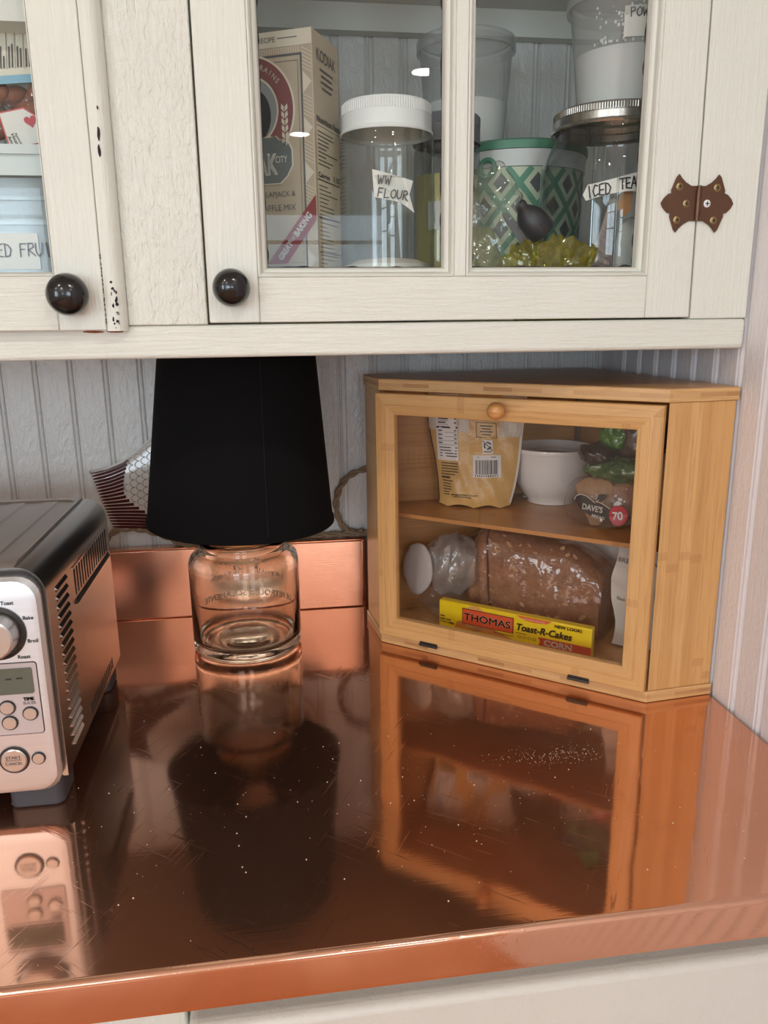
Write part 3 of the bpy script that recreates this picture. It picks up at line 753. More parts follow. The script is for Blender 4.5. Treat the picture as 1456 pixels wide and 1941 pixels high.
Dec(ff2).text('FLAPJACK &', -.0275, -.1800, .0085, 'r').text('WAFFLE MIX', -.0275, -.1960, .0098, 'r').part('lettering', grey_ink, wf, 'WAFFLE MIX in slate letters')
ra = math.atan2(.0533, .046); c, s_ = math.cos(ra), math.sin(ra); hw = .0105
Dec(ff3).poly([(-.0600-s_*hw, -.258), (-.042, -.258), (0, -.2080-.001), (0, -.1800), (-.0700, -.258)]).part('print_ribbon', plain('ribbon_print', lin(146, 60, 66), .6), wf)
Dec(ff4).text('GREAT', -.0490, -.2540, .0100, 'l', rot=ra, xs=.8, bold=.0004).text('FOR', -.0350, -.2345, .0052, 'l', rot=ra).text('BAKING', -.0262, -.2275, .0106, 'l', rot=ra, xs=.85, bold=.0004).part('lettering', plain('white_print2', lin(236, 234, 228), .6), wf, 'GREAT FOR BAKING on the ribbon')
fs_ = plane_fn(WC+Vector((0, 0, WH)), ub, (0, 0, 1), .0004)
Dec(fs_).rect(.004, -.256, .063, -.078).part('print_panel', kraft2, wf)
fs2_ = plane_fn(WC+Vector((0, 0, WH)), ub, (0, 0, 1), .0007)
D = Dec(lambda u, v: fs2_(u*1.24, v*.85)); D.text('KODIAK', .027, -.028, .017, 'c', xs=.60)
for k, wd in enumerate((.026, .022, .024, .018)): D.line([(.027-wd/2, -.036-k*.006), (.027+wd/2, -.036-k*.006)], .0018)
D.text('Nutrition Facts', .005, -.090, .0082, 'l', bold=.0002); D.line([(.004, -.094), (.050, -.094)], .0006)
for k in range(9): D.line([(.006, -.100-k*.0042), (.030+random.uniform(-.01, .016), -.100-k*.0042)], .0012)
D.text('Calories', .005, -.147, .0070, 'l', bold=.0002).text('110', .049, -.147, .0090, 'r', bold=.0002); D.line([(.004, -.150), (.050, -.150)], .0014)
for k in range(22): D.line([(.006, -.156-k*.0044), (.024+random.uniform(-.006, .022), -.156-k*.0044)], .0010)
D.line([(.004, -.190), (.050, -.190)], .0016); D.line([(.004, -.228), (.050, -.228)], .0010)
D.part('small_print', M['ink_soft'], wf, kind='stuff')

# ---- jars
def jar_body(r, h, neck_r, sh, wall=.0022):
    o = [(.0001, .0), (r*.86, .0), (r*.97, .003), (r, .010), (r, h-sh-.012), (r*.985, h-sh-.004), (r*.94, h-sh+.002), (neck_r+.003, h-.016), (neck_r, h-.012), (neck_r, h)]
    i = [(a-wall if a > .01 else a, b+wall*1.4 if k < 3 else b) for k, (a, b) in enumerate(o)]
    return o, i
def clear_jar(name, label, c, r, h, neck_r, sh, seg=56):
    t = thing(name, label, 'jar', (c[0], c[1], ZS))
    o, i = jar_body(r, h, neck_r, sh)
    part('glass_body', MB().lathe(o, seg, (c[0], c[1], ZS)), M['jar_glass'], t, smooth=60)
    return t
def ribbed_lid(t, c, r, z0, z1, mat, n=110, name='lid', step=True):
    pr = [(r*1.02, z0), (r*1.035, z0+.0014), (r*1.02, z0+.003), (r, z0+.004), (r, z0+(z1-z0)*.55), (r*.985, z0+(z1-z0)*.6), (r*.985, z1-.002), (r*.955, z1), (.0001, z1)]
    part(name, MB().lathe(pr, 64, (c[0], c[1], 0)), mat, t, smooth=40)
    k = MB()
    for i in range(n):
        a = 2*PI*i/n; d = Vector((math.cos(a), math.sin(a), 0)); tn = Vector((-d.y, d.x, 0))*.0007
        p = Vector((c[0], c[1], 0))+d*r*.988
        k.add([p+tn+Vector((0, 0, z1-.0016)), p-tn+Vector((0, 0, z1-.0016)), p-tn+Vector((0, 0, z0+(z1-z0)*.62)), p+tn+Vector((0, 0, z0+(z1-z0)*.62)), p+d*.0005+Vector((0, 0, z1-.002)), p+d*.0005+Vector((0, 0, z0+(z1-z0)*.62))], [(0, 4, 5, 3), (4, 1, 2, 5), (0, 1, 4), (3, 5, 2)])
    part(name+'_knurling', k, mat, t, kind='stuff', smooth=0)

JC = (-.334, -.252)
j = clear_jar('flour_jar', 'clear glass jar with white screw lid and handwritten WW FLOUR label', JC, .0462, .190, .041, .020)
ribbed_lid(j, JC, .0430, .5640, .5915, M['white_plastic'])
flour = plain('flour', lin(224, 216, 202), .9, var=.04)
part('flour', MB().lathe([(.0001, .003), (.042, .003), (.0432, .012), (.0432, .054), (.030, .059), (.0001, .062)], 40, (JC[0], JC[1], ZS)), flour, j, 'whole-wheat flour in the bottom of the jar', smooth=60)
lf = cyl_fn(JC[0], JC[1], ZS, .0462, .02, .0006); lf2 = cyl_fn(JC[0], JC[1], ZS, .0462, .02, .0011)
lab = [(-.0215, .136), (.000, .130), (.0170, .1262), (.0130, .1140), (.0185, .0985), (.0040, .107), (-.0200, .112)]
D = Dec(lf)
cu = []
for a, b in zip(lab, lab[1:]+lab[:1]):
    for k in range(4): cu.append((a[0]+(b[0]-a[0])*k/4, a[1]+(b[1]-a[1])*k/4))
D.poly(cu); D.part('label', M['paper_white'], j, 'torn masking-tape label')
Dec(lf2).hand('WW', -.0165, .1235, .0072, .0010, rot=-.12).hand('FLOUR', -.0165, .1120, .0078, .0010, rot=-.12).part('lettering', M['ink_soft'], j, 'handwritten WW FLOUR')

GC = (-.256, -.166)
j = clear_jar('mustard_jar', 'slim glass jar with dark grey lid and yellow contents behind the muntin', GC, .036, .196, .030, .018)
ribbed_lid(j, GC, .0355, .5735, .6015, plain('dark_grey_plastic', lin(96, 96, 102), .4))
part('cornmeal', MB().lathe([(.0001, .003), (.0325, .003), (.0335, .012), (.0335, .150), (.0001, .154)], 36, (GC[0], GC[1], ZS)), plain('cornmeal', lin(206, 190, 124), .9, var=.1), j, 'yellow cornmeal', smooth=60)
Dec(cyl_fn(GC[0], GC[1], ZS, .036, -.15, .0006)).rect(-.022, .094, .022, .122, 10).part('label', M['paper_white'], j)
Dec(cyl_fn(GC[0], GC[1], ZS, .036, -.15, .001)).hand('1 CO', -.018, .101, .011, .0011).part('lettering', M['ink_soft'], j, 'handwritten CO')

# ---- patterned tub with green lid
TC = (-.155, -.090); TR = .0785
tb = thing('patterned_tub', 'round white tub with green lid and green diamond lattice pattern', 'tub', (TC[0], TC[1], ZS))
part('tub_body', MB().lathe([(.0001, .0), (TR*.88, .0), (TR*.90, .004), (TR*.985, .150), (TR*.985, .180), (TR*.95, .180), (.0001, .176)], 64, (TC[0], TC[1], ZS)), M['white_plastic'], tb, smooth=50)
green = plain('green_plastic', lin(74, 134, 108), .4); green_p = plain('green_print', lin(84, 142, 116), .5); pale_g = plain('pale_green_print', lin(196, 206, 178), .5); slate_p = plain('slate_diamond_print', lin(84, 90, 92), .5)
part('lid', MB().lathe([(TR*.99, .1812), (TR*1.045, .1812), (TR*1.05, .184), (TR*1.045, .1895), (TR*1.01, .1915), (.0001, .1915)], 64, (TC[0], TC[1], ZS)), green, tb, smooth=40)
part('rim_band', MB().lathe([(TR*.988, .163), (TR*1.018, .1635), (TR*1.03, .1808), (TR*.988, .1808)], 64, (TC[0], TC[1], ZS)), plain('grey_white_plastic', lin(206, 208, 206), .4), tb, smooth=40)
tf = lambda e: (lambda u, v: Vector((TC[0]+(TR*(.905+.08*(v/.15))+e)*math.sin(u/TR), TC[1]-(TR*(.905+.08*(v/.15))+e)*math.cos(u/TR), ZS+v)))
D = Dec(tf(.0006)); D.rect(-.115, .004, .115, .1625, 40); D.part('print_ground', pale_g, tb)
D = Dec(tf(.0011)); E_ = Dec(tf(.0012)); HX, HZ = .0203, .0240
for a in range(-5, 7):
    for b in range(-7, 2):
        u0, v0 = -.0190+a*HX, .1465+b*HZ
        if (a+b) % 2 == 0:
            for sx in (-1, 1):
                pts = [(u0+sx*HX*k/5, v0+HZ*k/5) for k in range(6)]; pts = [t_ for t_ in pts if .004 < t_[1] < .1615]
                if len(pts) > 1: D.line(pts, .0066)
        else:
            q = [(u0-.0092, v0), (u0, v0-.0108), (u0+.0092, v0), (u0, v0+.0108)]; q = [(x, min(.162, max(.004, y))) for x, y in q]
            if v0 < .165 and v0 > .004: E_.poly(q)
D.part('print_lattice', green_p, tb, kind='stuff'); E_.part('print_diamonds', slate_p, tb, kind='stuff')
rg = MB(); rc = tf(.0045)(-.0540, .1620)
for k in range(2): pass
tang = Vector((math.cos(-.0540/TR), math.sin(-.0540/TR), 0))
rg.tube([rc+tang*.0088*math.cos(2*PI*k/24)+Vector((0, 0, .0088*math.sin(2*PI*k/24))) for k in range(25)], .0028, 8, False)
part('latch_ring', rg, green, tb, 'green ring-shaped latch on the rim')

# ---- deli containers
def deli(label, c, z0, r0, r1, h, fill, fill_mat, fill_label):
    t = thing('deli_container', label, 'food container', (c[0], c[1], z0))
    part('cup', MB().lathe([(.0001, 0), (r0*.97, 0), (r0, .003), (r1*.985, h-.014), (r1, h-.013), (r1*1.02, h-.004)], 56, (c[0], c[1], z0)), M['frost_plastic'], t, smooth=40)
    part('lid', MB().lathe([(r1*1.02, h-.0135), (r1*1.055, h-.013), (r1*1.06, h-.003), (r1*1.04, h), (r1*.97, h), (r1*.95, h-.003), (.0001, h-.003)], 56, (c[0], c[1], z0)), M['frost_plastic'], t, smooth=40)
    f = MB(); rr = lambda z: (r0+(r1*.985-r0)*z/h)-.0012
    f.lathe([(.0001, .002), (rr(.002)-.001, .002), (rr(.01), .01), (rr(fill), fill), (rr(fill)*.6, fill+.006), (.0001, fill+.003)], 40, (c[0], c[1], z0))
    part('contents', f, fill_mat, t, fill_label, smooth=60)
    return t
powder = plain('white_powder', lin(238, 238, 236), .9)
deli('tall cloudy deli container half full of white powder on the green-lidded tub', (-.2165, -.086), ZS+.1917, .0445, .0535, .116, .048, powder, 'white powder')
MC = (-.100, -.236)
mj_top = .5935
d = deli('cloudy deli container of powdered sugar standing on the iced tea jar', (-.0905, -.236), mj_top+.0002, .0455, .056, .105, .050, powder, 'powdered sugar heaped in the container')
sp = MB()
for _ in range(90):
    u = random.uniform(-.052, .03); v = .052+random.random()**1.5*.036; r = random.uniform(.0004, .0014)
    Rr = .0455+(.056*.985-.0455)*v/.105
    fnn = cyl_fn(-.0905, -.236, mj_top, Rr, 0, .0004); sp.add([fnn(u+r*math.cos(k*2*PI/6), v+1.3*r*math.sin(k*2*PI/6)) for k in range(6)], [tuple(range(6))])
part('powder_specks', sp, powder, d, kind='stuff', smooth=0)
part('label', Dec(cyl_fn(-.0905, -.236, mj_top+.058, .0525, -.17, .0006)).rect(-.016, -.004, .020, .022, 8).mb, M['paper_white'], d, smooth=0)
Dec(cyl_fn(-.0905, -.236, mj_top+.058, .0525, -.17, .0011)).hand('POWD', -.0110, .0125, .0075, .0010).hand('SUGAR', .0040, .0005, .0075, .0010).part('lettering', M['ink_soft'], d, 'handwritten POWD SUGAR')

# ---- iced tea jar
j = clear_jar('iced_tea_jar', 'large glass jar with zinc screw lid holding tea bags, labelled ICED TEA', MC, .0705, .186, .057, .030)
ribbed_lid(j, MC, .0595, .5745, mj_top, M['lid_metal'], 150)
for i, a in enumerate((-.62, -.30, .3, .85)):
    rr = .0712; p = Vector((MC[0]+rr*math.sin(a), MC[1]-rr*math.cos(a), ZS))
    part('facet_ridge', MB().tube([p+Vector((0, 0, .012)), p+Vector((0, 0, .138))], .0011, 6), M['jar_glass'], j)
foil = plain('tea_sachet_foil', lin(150, 132, 128), .45, .35, bump=(160, .6, .002), var=.12)
for i in range(7):
    lean = .30-.055*i
    p0 = Vector((MC[0]-.044+i*.0068, MC[1]-.030+i*.002, ZS+.006)); u = Vector((.28, 1, 0)).normalized()
    up = Vector((lean, .02, 1)).normalized(); w_ = .040; h_ = .108-.003*i
    n = u.cross(up).normalized()*.0017
    mb = MB(); N_ = 22
    L0 = [p0-u*w_/2+up*h_*k/N_-u*(.0016 if k % 2 else 0) for k in range(N_+1)]; R0 = [p0+u*w_/2+up*h_*k/N_+u*(.0012 if k % 2 else 0) for k in range(N_+1)]
    vs = [q-n for q in L0]+[q-n for q in R0]+[q+n for q in L0]+[q+n for q in R0]; m_ = N_+1
    fs = []
    for k in range(N_): fs += [(k, m_+k, m_+k+1, k+1), (2*m_+k, 2*m_+k+1, 3*m_+k+1, 3*m_+k), (k, k+1, 2*m_+k+1, 2*m_+k), (m_+k, 3*m_+k, 3*m_+k+1, m_+k+1)]
    fs += [(0, 2*m_, 3*m_, m_), (N_, m_+N_, 3*m_+N_, 2*m_+N_)]
    part('tea_sachet', mb.add(vs, fs), foil, j, smooth=0)
pale = plain('pale_tea_bag', lin(214, 212, 206), .7, bump=(90, .6, .003), var=.08)
for i, (dx, dy, rx, rz, hh, ry) in enumerate(((.010, -.036, .016, .05, .046, .011), (.034, -.024, .013, .06, .046, .012), (.014, -.008, .02, .04, .060, .012), (.034, .014, .02, .05, .055, .014))):
    part('tea_bag', MB().ball((MC[0]+dx, MC[1]+dy, ZS+.006+hh), (rx, ry, hh), 20, 12, .18, 40, i+3, .6), pale, j, smooth=60)
Dec(plane_fn((MC[0]-.012, MC[1]-.0585, ZS+.100), (1, .15, 0), (.1, 0, 1))).poly([(-.006, .006), (.002, .026), (.009, .022), (.010, .002), (.002, -.004)]).part('tea_tag', plain('orange_tea_tag', lin(222, 160, 110), .6), j)
part('label', Dec(cyl_fn(MC[0], MC[1], ZS, .0705, 0, .0008)).poly([(-.0535, .1165), (-.0490, .1255), (-.0400, .1265), (-.0300, .1285), (-.0200, .1310), (-.0100, .1335), (.000, .1355), (.012, .1365), (.012, .1180), (.000, .1180), (-.0100, .1180), (-.0200, .1170), (-.0300, .1155), (-.0400, .1135), (-.0500, .1110)]).mb, M['paper_white'], j, 'strip of masking tape', smooth=0)
Dec(cyl_fn(MC[0], MC[1], ZS, .0705, 0, .0014)).hand('ICED', -.0490, .1135, .0102, .0012, .92, .60, .10).hand('TEA', -.0190, .1195, .0098, .0012, .92, .56, .08).part('lettering', M['ink'], j, 'handwritten ICED TEA')

# ---- clear bag with dark pourer, yellow bag
cb = thing('clear_food_bag', 'puffy clear plastic bag of pale dry food beside the muntin', 'plastic bag', (-.236, -.262, ZS))
part('bag_film', MB().ball((-.2350, -.2650, ZS+.070), (.0390, .028, .0695), 56, 44, .30, 26, 5, .85, True), M['film_puffy'], cb, smooth=25)
part('contents', MB().ball((-.2450, -.2620, ZS+.044), (.022, .020, .0430), 24, 16, .25, 40, 6, .9), M['film_olive'], cb, smooth=60)
yb = thing('yellow_food_bag', 'crumpled yellow cellophane bag lying at the front of the shelf', 'plastic bag', (-.176, -.300, ZS))
part('bag_film', MB().ball((-.1800, -.2970, ZS+.034), (.042, .020, .0345), 72, 44, .55, 42, 9, .75, True), M['film_yellow'], yb, smooth=20)
part('contents', MB().ball((-.1850, -.2960, ZS+.024), (.030, .014, .0235), 26, 16, .3, 50, 3, .9), M['film_olive'], yb, smooth=50)
sb = thing('bottle_stopper', 'matte black bottle pourer with a grey flange lying tilted on the yellow bag', 'stopper', (-.19, -.285, ZS+.070))
Mx = Matrix.Translation((-.1870, -.2800, .4740)) @ Matrix.Rotation(math.radians(-42), 4, 'Y') @ Matrix.Rotation(math.radians(8), 4, 'X')
blk = plain('matte_black_plastic', lin(40, 39, 42), .38)
part('spout', MB().lathe([(.0001, .037), (.0052, .037), (.0062, .035), (.0058, .031), (.0105, .0255), (.0140, .019), (.0152, .011), (.0160, .0022), (.0148, .0), (.0001, .0)], 36).xf(Mx), blk, sb, smooth=40)
part('vent_slot', MB().box(-.0010, .0010, -.0160, -.0148, .004, .012).xf(Mx), M['dark_slot'], sb)
Mf = Matrix.Translation((-.2085, -.2790, .4760)) @ Matrix.Rotation(math.radians(50), 4, 'Y') @ Matrix.Rotation(math.radians(22), 4, 'X')
part('flange', MB().lathe([(.0001, -.0012), (.0200, -.0012), (.0235, -.0032), (.0242, -.0018), (.0205, .0010), (.0080, .0030), (.0001, .0030)], 40).xf(Mf), plain('grey_flange', lin(112, 111, 116), .4), sb, 'grey round flange', smooth=40)

# ================================================================== CABINET CONTENTS (left door)
tub2 = thing('storage_container', 'clear rectangular food container with ridged lid marked DRIED FRUIT', 'food container', (-.74, -.25, ZS))
def hollow(x0, x1, y0, y1, z0, z1, th):
    mb = MB(); mb.prism(rrect(x0, x1, y0, y1, .014), z0, z0+th); 
    a = rrect(x0, x1, y0, y1, .014); b = rrect(x0+th, x1-th, y0+th, y1-th, .012); n = len(a)
    vs = [(p[0], p[1], z0) for p in a]+[(p[0], p[1], z1) for p in a]+[(p[0], p[1], z1) for p in b]+[(p[0], p[1], z0+th) for p in b]
    fs = []
    for i in range(n):
        k = (i+1) % n; fs += [(i, k, n+k, n+i), (n+i, n+k, 2*n+k, 2*n+i), (2*n+i, 2*n+k, 3*n+k, 3*n+i)]
    return mb.add(vs, fs)
part('tub_body', hollow(-.865, -.610, -.300, -.060, ZS, .5165, .002), M['clear_plastic'], tub2, smooth=40)
for k, (z, e) in enumerate(((.498, .0022), (.478, .0014))): part('body_ridge', MB().prism(rrect(-.865-e, -.610+e, -.300-e, -.060+e, .015), z, z+.0035), M['clear_plastic'], tub2, smooth=40)
lw_ = plain('lid_white_plastic', lin(214, 222, 222), .35)
part('lid', MB().prism(rrect(-.872, -.603, -.307, -.053, .018), .517, .5235).prism(rrect(-.869, -.606, -.304, -.056, .016), .5235, .534).prism(rrect(-.872, -.603, -.307, -.053, .018), .534, .5415), lw_, tub2, smooth=40)
part('contents', MB().ball((-.745, -.180, .438), (.090, .085, .044), 30, 16, .3, 24, 2, .7), plain('dried_fruit', lin(150, 112, 84), .6, bump=(60, .8, .004), var=.4, vscale=40), tub2, smooth=50)
part('label', Dec(plane_fn((-.80, -.3002, .441), (1, 0, 0), (0, 0, 1), .0006)).rect(0, 0, .150, .030).mb, M['paper_white'], tub2, smooth=0)
Dec(plane_fn((-.80, -.3002, .441), (1, 0, 0), (0, 0, 1), .0012)).hand('DRIED FRUIT', .0949, .0095, .0105, .0011, .95, .66, .03).part('lettering', M['ink_soft'], tub2, 'handwritten DRIED FRUIT')
nb = thing('almond_bag', 'clear bag of brown almonds with white and blue label on the storage container', 'bag of nuts', (-.70, -.24, .542))
NC = Vector((-.700, -.245, .5435))
al = None; random.seed(3)
for k in range(54):
    x = NC.x+random.uniform(-.075, .080); z = NC.z+.009+random.random()*.040; y = NC.y-.012+random.uniform(-.012, .008)+(.545-z)*.1
    if al is None:
        al = part('almond', MB().ball((0, 0, 0), (.0115, .0058, .0072), 12, 8, .05, 60, 1), M['almond'], None, smooth=60); al.parent = nb; o = al
    else: o = al.copy(); COL.objects.link(o); o.parent = nb
    o.location = Vector((x, y, z))-Vector((-.70, -.24, .542)); o.rotation_euler = (random.uniform(-.5, .5), random.uniform(-1.5, 1.5), random.uniform(-.6, .6))
part('bag_film', MB().ball((NC.x, NC.y-.006, NC.z+.033), (.097, .030, .033), 40, 22, .10, 30, 3, .55), film('nut_bag_film', (.95, .95, .95), .02, (.8, .8, .8), .06, 40, .6, .9), nb, smooth=60)
def bagfn(e): return lambda u, v: Vector((NC.x+u, NC.y-.022+v*.28-.006*math.cos(u*20)-e, NC.z+.044+v+.004*math.sin(u*16+1.8)+u*.16))
Dec(bagfn(.010)).rect(-.10, .004, .092, .047, 24, 6).part('label_panel', plain('cream_label', lin(226, 222, 206), .6), nb)
Dec(bagfn(.0106)).rect(-.10, -.0025, .092, .0045, 24, 1).part('label_border', plain('blue_label_border', lin(142, 186, 210), .6), nb)
D = Dec(bagfn(.0108))
for k in range(15):
    u = -.04+k*.0068
    D.line([(u, .010), (u, .040)], .0004)
    D.line([(u+.002, .011), (u+.002, .020+random.random()*.012)], .0011); D.line([(u+.0045, .011), (u+.0045, .018+random.random()*.016)], .0011)
D.part('small_print', M['ink_soft'], nb, kind='stuff')
sf = plane_fn(NC+Vector((.0440, -.0385, .0155)), (1, 0, .22), (-.22, 0, 1), .0006); sf2 = plane_fn(NC+Vector((.0440, -.0385, .0155)), (1, 0, .22), (-.22, 0, 1), .0011)
S_ = [(-.0165, -.0145), (.0100, -.0150), (.0165, -.0085), (.0165, .0040), (.0050, .0150), (-.0165, .0150)]
Dec(sf).poly(S_).part('sticker_border', plain('red_sticker', lin(196, 84, 84), .5), nb)
Dec(sf2).poly([(a*.92, b*.92) for a, b in S_]).part('sticker', M['paper_white'], nb)
sf3 = plane_fn(NC+Vector((.0440, -.0385, .0155)), (1, 0, .22), (-.22, 0, 1), .0016)
ht = [(.0075+.0052*.062*16*math.sin(a)**3*1.0, .0035+.0052*.062*(13*math.cos(a)-5*math.cos(2*a)-2*math.cos(3*a)-math.cos(4*a))) for a in [2*PI*k/32 for k in range(32)]]
Dec(sf3).poly(ht).part('sticker_heart', plain('red_heart', lin(192, 66, 76), .5), nb, 'red heart on the sticker')
D = Dec(sf3); D.text('American', -.0152, -.0045, .0044, 'l', rot=-1.35).text('Heart', -.0118, -.0035, .0044, 'l', rot=-1.35).text('Association', -.0084, -.0030, .0030, 'l', rot=-1.35); D.part('lettering', M['ink'], nb, 'small print on the sticker')

# ================================================================== TABLE LAMP
LX, LY = -.4965, -.125
lamp = thing('table_lamp', 'small table lamp with black tapered shade on a clear embossed glass jar', 'lamp', (LX, LY, 0))
R_ = .0665
og = [(.0001, .0008), (.046, .0008), (.060, .0006), (.0650, .0030), (R_, .0080), (R_, .107), (.0660, .1130), (.0640, .1185), (.0600, .1225), (.0555, .1245), (.0525, .1265), (.0520, .1290), (.0525, .1340), (.0510, .1375), (.0480, .1385)]
ig = [(.0480, .1340), (.0475, .1260), (.0500, .1225), (.0560, .1195), (.0605, .1150), (.0625, .1095), (.0630, .1030), (.0630, .0200), (.0600, .0140), (.0480, .0105), (.0300, .0100), (.0260, .0120), (.0001, .0125)]
part('glass_jar', MB().lathe(og+ig, 96, (LX, LY, 0)), M['lamp_glass'], lamp, 'clear glass jar base with raised lettering', smooth=50)
emb = lambda e: (lambda u, v: Vector((LX+(R_+e)*math.sin(u/R_), LY-(R_+e)*math.cos(u/R_), v)))
embb = lambda e: (lambda u, v: Vector((LX+(R_+e)*math.sin(-u/R_), LY+(R_+e)*math.cos(u/R_), v)))   # on the far side: reads mirrored from here
def emboss(txt, u, v, size, fn, rot=0, arc=0):
    """raised ridges: each letter a thin shell standing off the glass"""
    vs, fs = font_mesh(txt); x0 = min(p[0] for p in vs); x1 = max(p[0] for p in vs); xm = (x0+x1)/2
    mb = MB(); P0 = []; P1 = []
    for x, y in vs:
        U = u+(x-xm)*size; V = v+y*size-arc*((x-xm)*size)**2
        P0.append(fn(-.0004)(U, V)); P1.append(fn(.0011)(U, V))
    n = len(vs); ed = {}
    for f in fs:
        for a, b in zip(f, f[1:]+f[:1]):
            k = (min(a, b), max(a, b)); ed[k] = None if k in ed else (a, b)
    F = [tuple(n+i for i in f) for f in fs]+[tuple(f[::-1]) for f in fs]+[(e[0], e[1], n+e[1], n+e[0]) for e in ed.values() if e]
    mb.add(P0+P1, F); return mb
emb_mat = plain('raised_glass_letters', (.75, .62, .50), .08, spec=.9)
def emb_glass():
    t = NT('raised_glass_letters'); lw = t.n('ShaderNodeLayerWeight'); lw.inputs[0].default_value = .5
    f = t.math('ADD', t.math('MULTIPLY', lw.outputs['Facing'], .5), .38)
    tr = t.n('ShaderNodeBsdfTransparent'); tr.inputs[0].default_value = (.94, .92, .90, 1); gl = t.n('ShaderNodeBsdfGlossy'); gl.inputs['Roughness'].default_value = .08; gl.inputs[0].default_value = (1, .98, .95, 1)
    m = t.n('ShaderNodeMixShader'); t.l(f, m.inputs[0]); t.l(tr.outputs[0], m.inputs[1]); t.l(gl.outputs[0], m.inputs[2])
    df = t.n('ShaderNodeBsdfDiffuse'); df.inputs[0].default_value = (.95, .86, .78, 1); m2 = t.n('ShaderNodeMixShader'); m2.inputs[0].default_value = .30
    t.l(m.outputs[0], m2.inputs[1]); t.l(df.outputs[0], m2.inputs[2]); return t.done(m2)
emb_mat = emb_glass()
part('lettering', emboss('DE PETROLEO SOLAMENTE', -.004, .040, .0118, embb), emb_mat, lamp, 'raised DE PETROLEO SOLAMENTE on the far side, seen mirrored', smooth=0)
part('lettering', emboss('MAYONESA DE SABOR', .0, .0790, .0105, embb, arc=4.2), emb_mat, lamp, 'raised lettering on the far shoulder, seen mirrored', smooth=0)
SX = math.radians(1.7); Ms = Matrix.Translation((LX, LY, .160)) @ Matrix.Rotation(SX, 4, 'Y')
shade = MB().lathe([(.1105, .0), (.1118, .0012), (.1114, .0062), (.1096, .0080), (.0895, .197), (.0880, .1975), (.0875, .196), (.1080, .0085), (.1095, .0012)], 96, (0, 0, 0), True).xf(Ms)
part('lamp_shade', shade, M['lampshade'], lamp, 'black fabric tapered shade with turned hem', smooth=40)
part('shade_seam', MB().tube([Ms @ Vector(((.1102-.0201*k/12)*math.cos(-1.28), (.1102-.0201*k/12)*math.sin(-1.28), .008+.188*k/12)) for k in range(13)], .00035, 6), plain('seam_thread', (.011, .010, .011), .9), lamp)
sock = plain('lamp_brass', lin(170, 130, 80), .3, .9)
part('jar_cap', MB().lathe([(.0001, .1390), (.0480, .1390), (.0490, .1400), (.0490, .1450), (.0460, .1465), (.012, .1475), (.0115, .150), (.0001, .150)], 48, (LX, LY, 0)), sock, lamp, 'brass cap closing the jar')
part('socket', MB().lathe([(.0001, .150), (.013, .150), (.016, .156), (.016, .190), (.0001, .190)], 32, (LX, LY, 0)), sock, lamp)
part('light_bulb', MB().lathe([(.0001, .1905), (.013, .1905), (.014, .200), (.026, .226), (.029, .243), (.024, .262), (.012, .271), (.0001, .2735)], 32, (LX, LY, 0)), M['white_china'], lamp, smooth=60)
part('shade_spider', MB().tube([Ms @ Vector((-.1005, 0, .088)), Vector((LX, LY, .196))], .0012, 6).tube([Ms @ Vector((.1005, 0, .088)), Vector((LX, LY, .196))], .0012, 6).tube([Ms @ Vector((0, .1005, .088)), Vector((LX, LY, .196))], .0012, 6), sock, lamp)

def spline(pts, n=16):
    pts = [Vector(p) for p in pts]; out = []
    P = [pts[0]*2-pts[1]]+pts+[pts[-1]*2-pts[-2]]
    for i in range(1, len(P)-2):
        for k in range(n):
            t = k/n; a, b, c, d = P[i-1], P[i], P[i+1], P[i+2]
            out.append(.5*((2*b)+(c-a)*t+(2*a-5*b+4*c-d)*t*t+(3*b-a-3*c+d)*t**3))
    return out+[P[-2]]
def twisted(pts, r=.0021, pitch=.034):
    c = spline(pts, 14); A = []; B = []; L = 0
    for i, p in enumerate(c):
        t = (c[min(i+1, len(c)-1)]-c[max(i-1, 0)]).normalized(); up = Vector((0, 1, 0)) if abs(t.y) < .9 else Vector((1, 0, 0))
        n = t.cross(up).normalized(); b = t.cross(n)
        if i: L += (p-c[i-1]).length
        a = 2*PI*L/pitch; o = (n*math.cos(a)+b*math.sin(a))*r
        A.append(p+o); B.append(p-o)
    return A, B
def cord_mat():
    t = NT('brown_cloth_cord'); w_ = t.noise(t.coord(), 900, 2); return t.done(t.bsdf(Base_Color=t.mix(w_, lin(112, 90, 66), lin(172, 150, 120)), Roughness=.8))
M['cord'] = cord_mat()
A, B = twisted([(-.4965, -.078, .1395), (-.5150, -.058, .128), (-.5480, -.036, .108), (-.578, -.019, .1035), (-.605, -.0135, .1150), (-.632, -.0125, .1245), (-.655, -.0125, .1270), (-.672, -.0125, .1215), (-.684, -.0125, .108), (-.692, -.024, .100), (-.72, -.030, .1018)])
cd = holder('power_cord', lamp, 'brown twisted cloth cord')
part('cord_strand', MB().tube(A, .0025, 8), M['cord'], cd, smooth=60); part('cord_strand', MB().tube(B, .0025, 8), M['cord'], cd, smooth=60)
A, B = twisted([(-.3150, -.0100, .1990), (-.334, -.0100, .1945), (-.352, -.0095, .1870), (-.3655, -.0095, .1720), (-.3720, -.0095, .1520), (-.3705, -.0095, .1300), (-.3620, -.0095, .1130), (-.350, -.0095, .1065), (-.338, -.0095, .1040), (-.318, -.0095, .1042)])
A2, B2 = twisted([(-.3360, -.0115, .1068), (-.360, -.0120, .1055), (-.395, -.0120, .1050), (-.420, -.0120, .1050), (-.440, -.0150, .1055), (-.455, -.0230, .1060)], pitch=.040)
c2 = thing('extension_cord', 'brown twisted cloth cord looping on the beadboard beside the bread box', 'cord', (-.40, -.012, .100))
part('cord_strand', MB().tube(A, .0025, 8), M['cord'], c2, smooth=60); part('cord_strand', MB().tube(B, .0025, 8), M['cord'], c2, smooth=60)
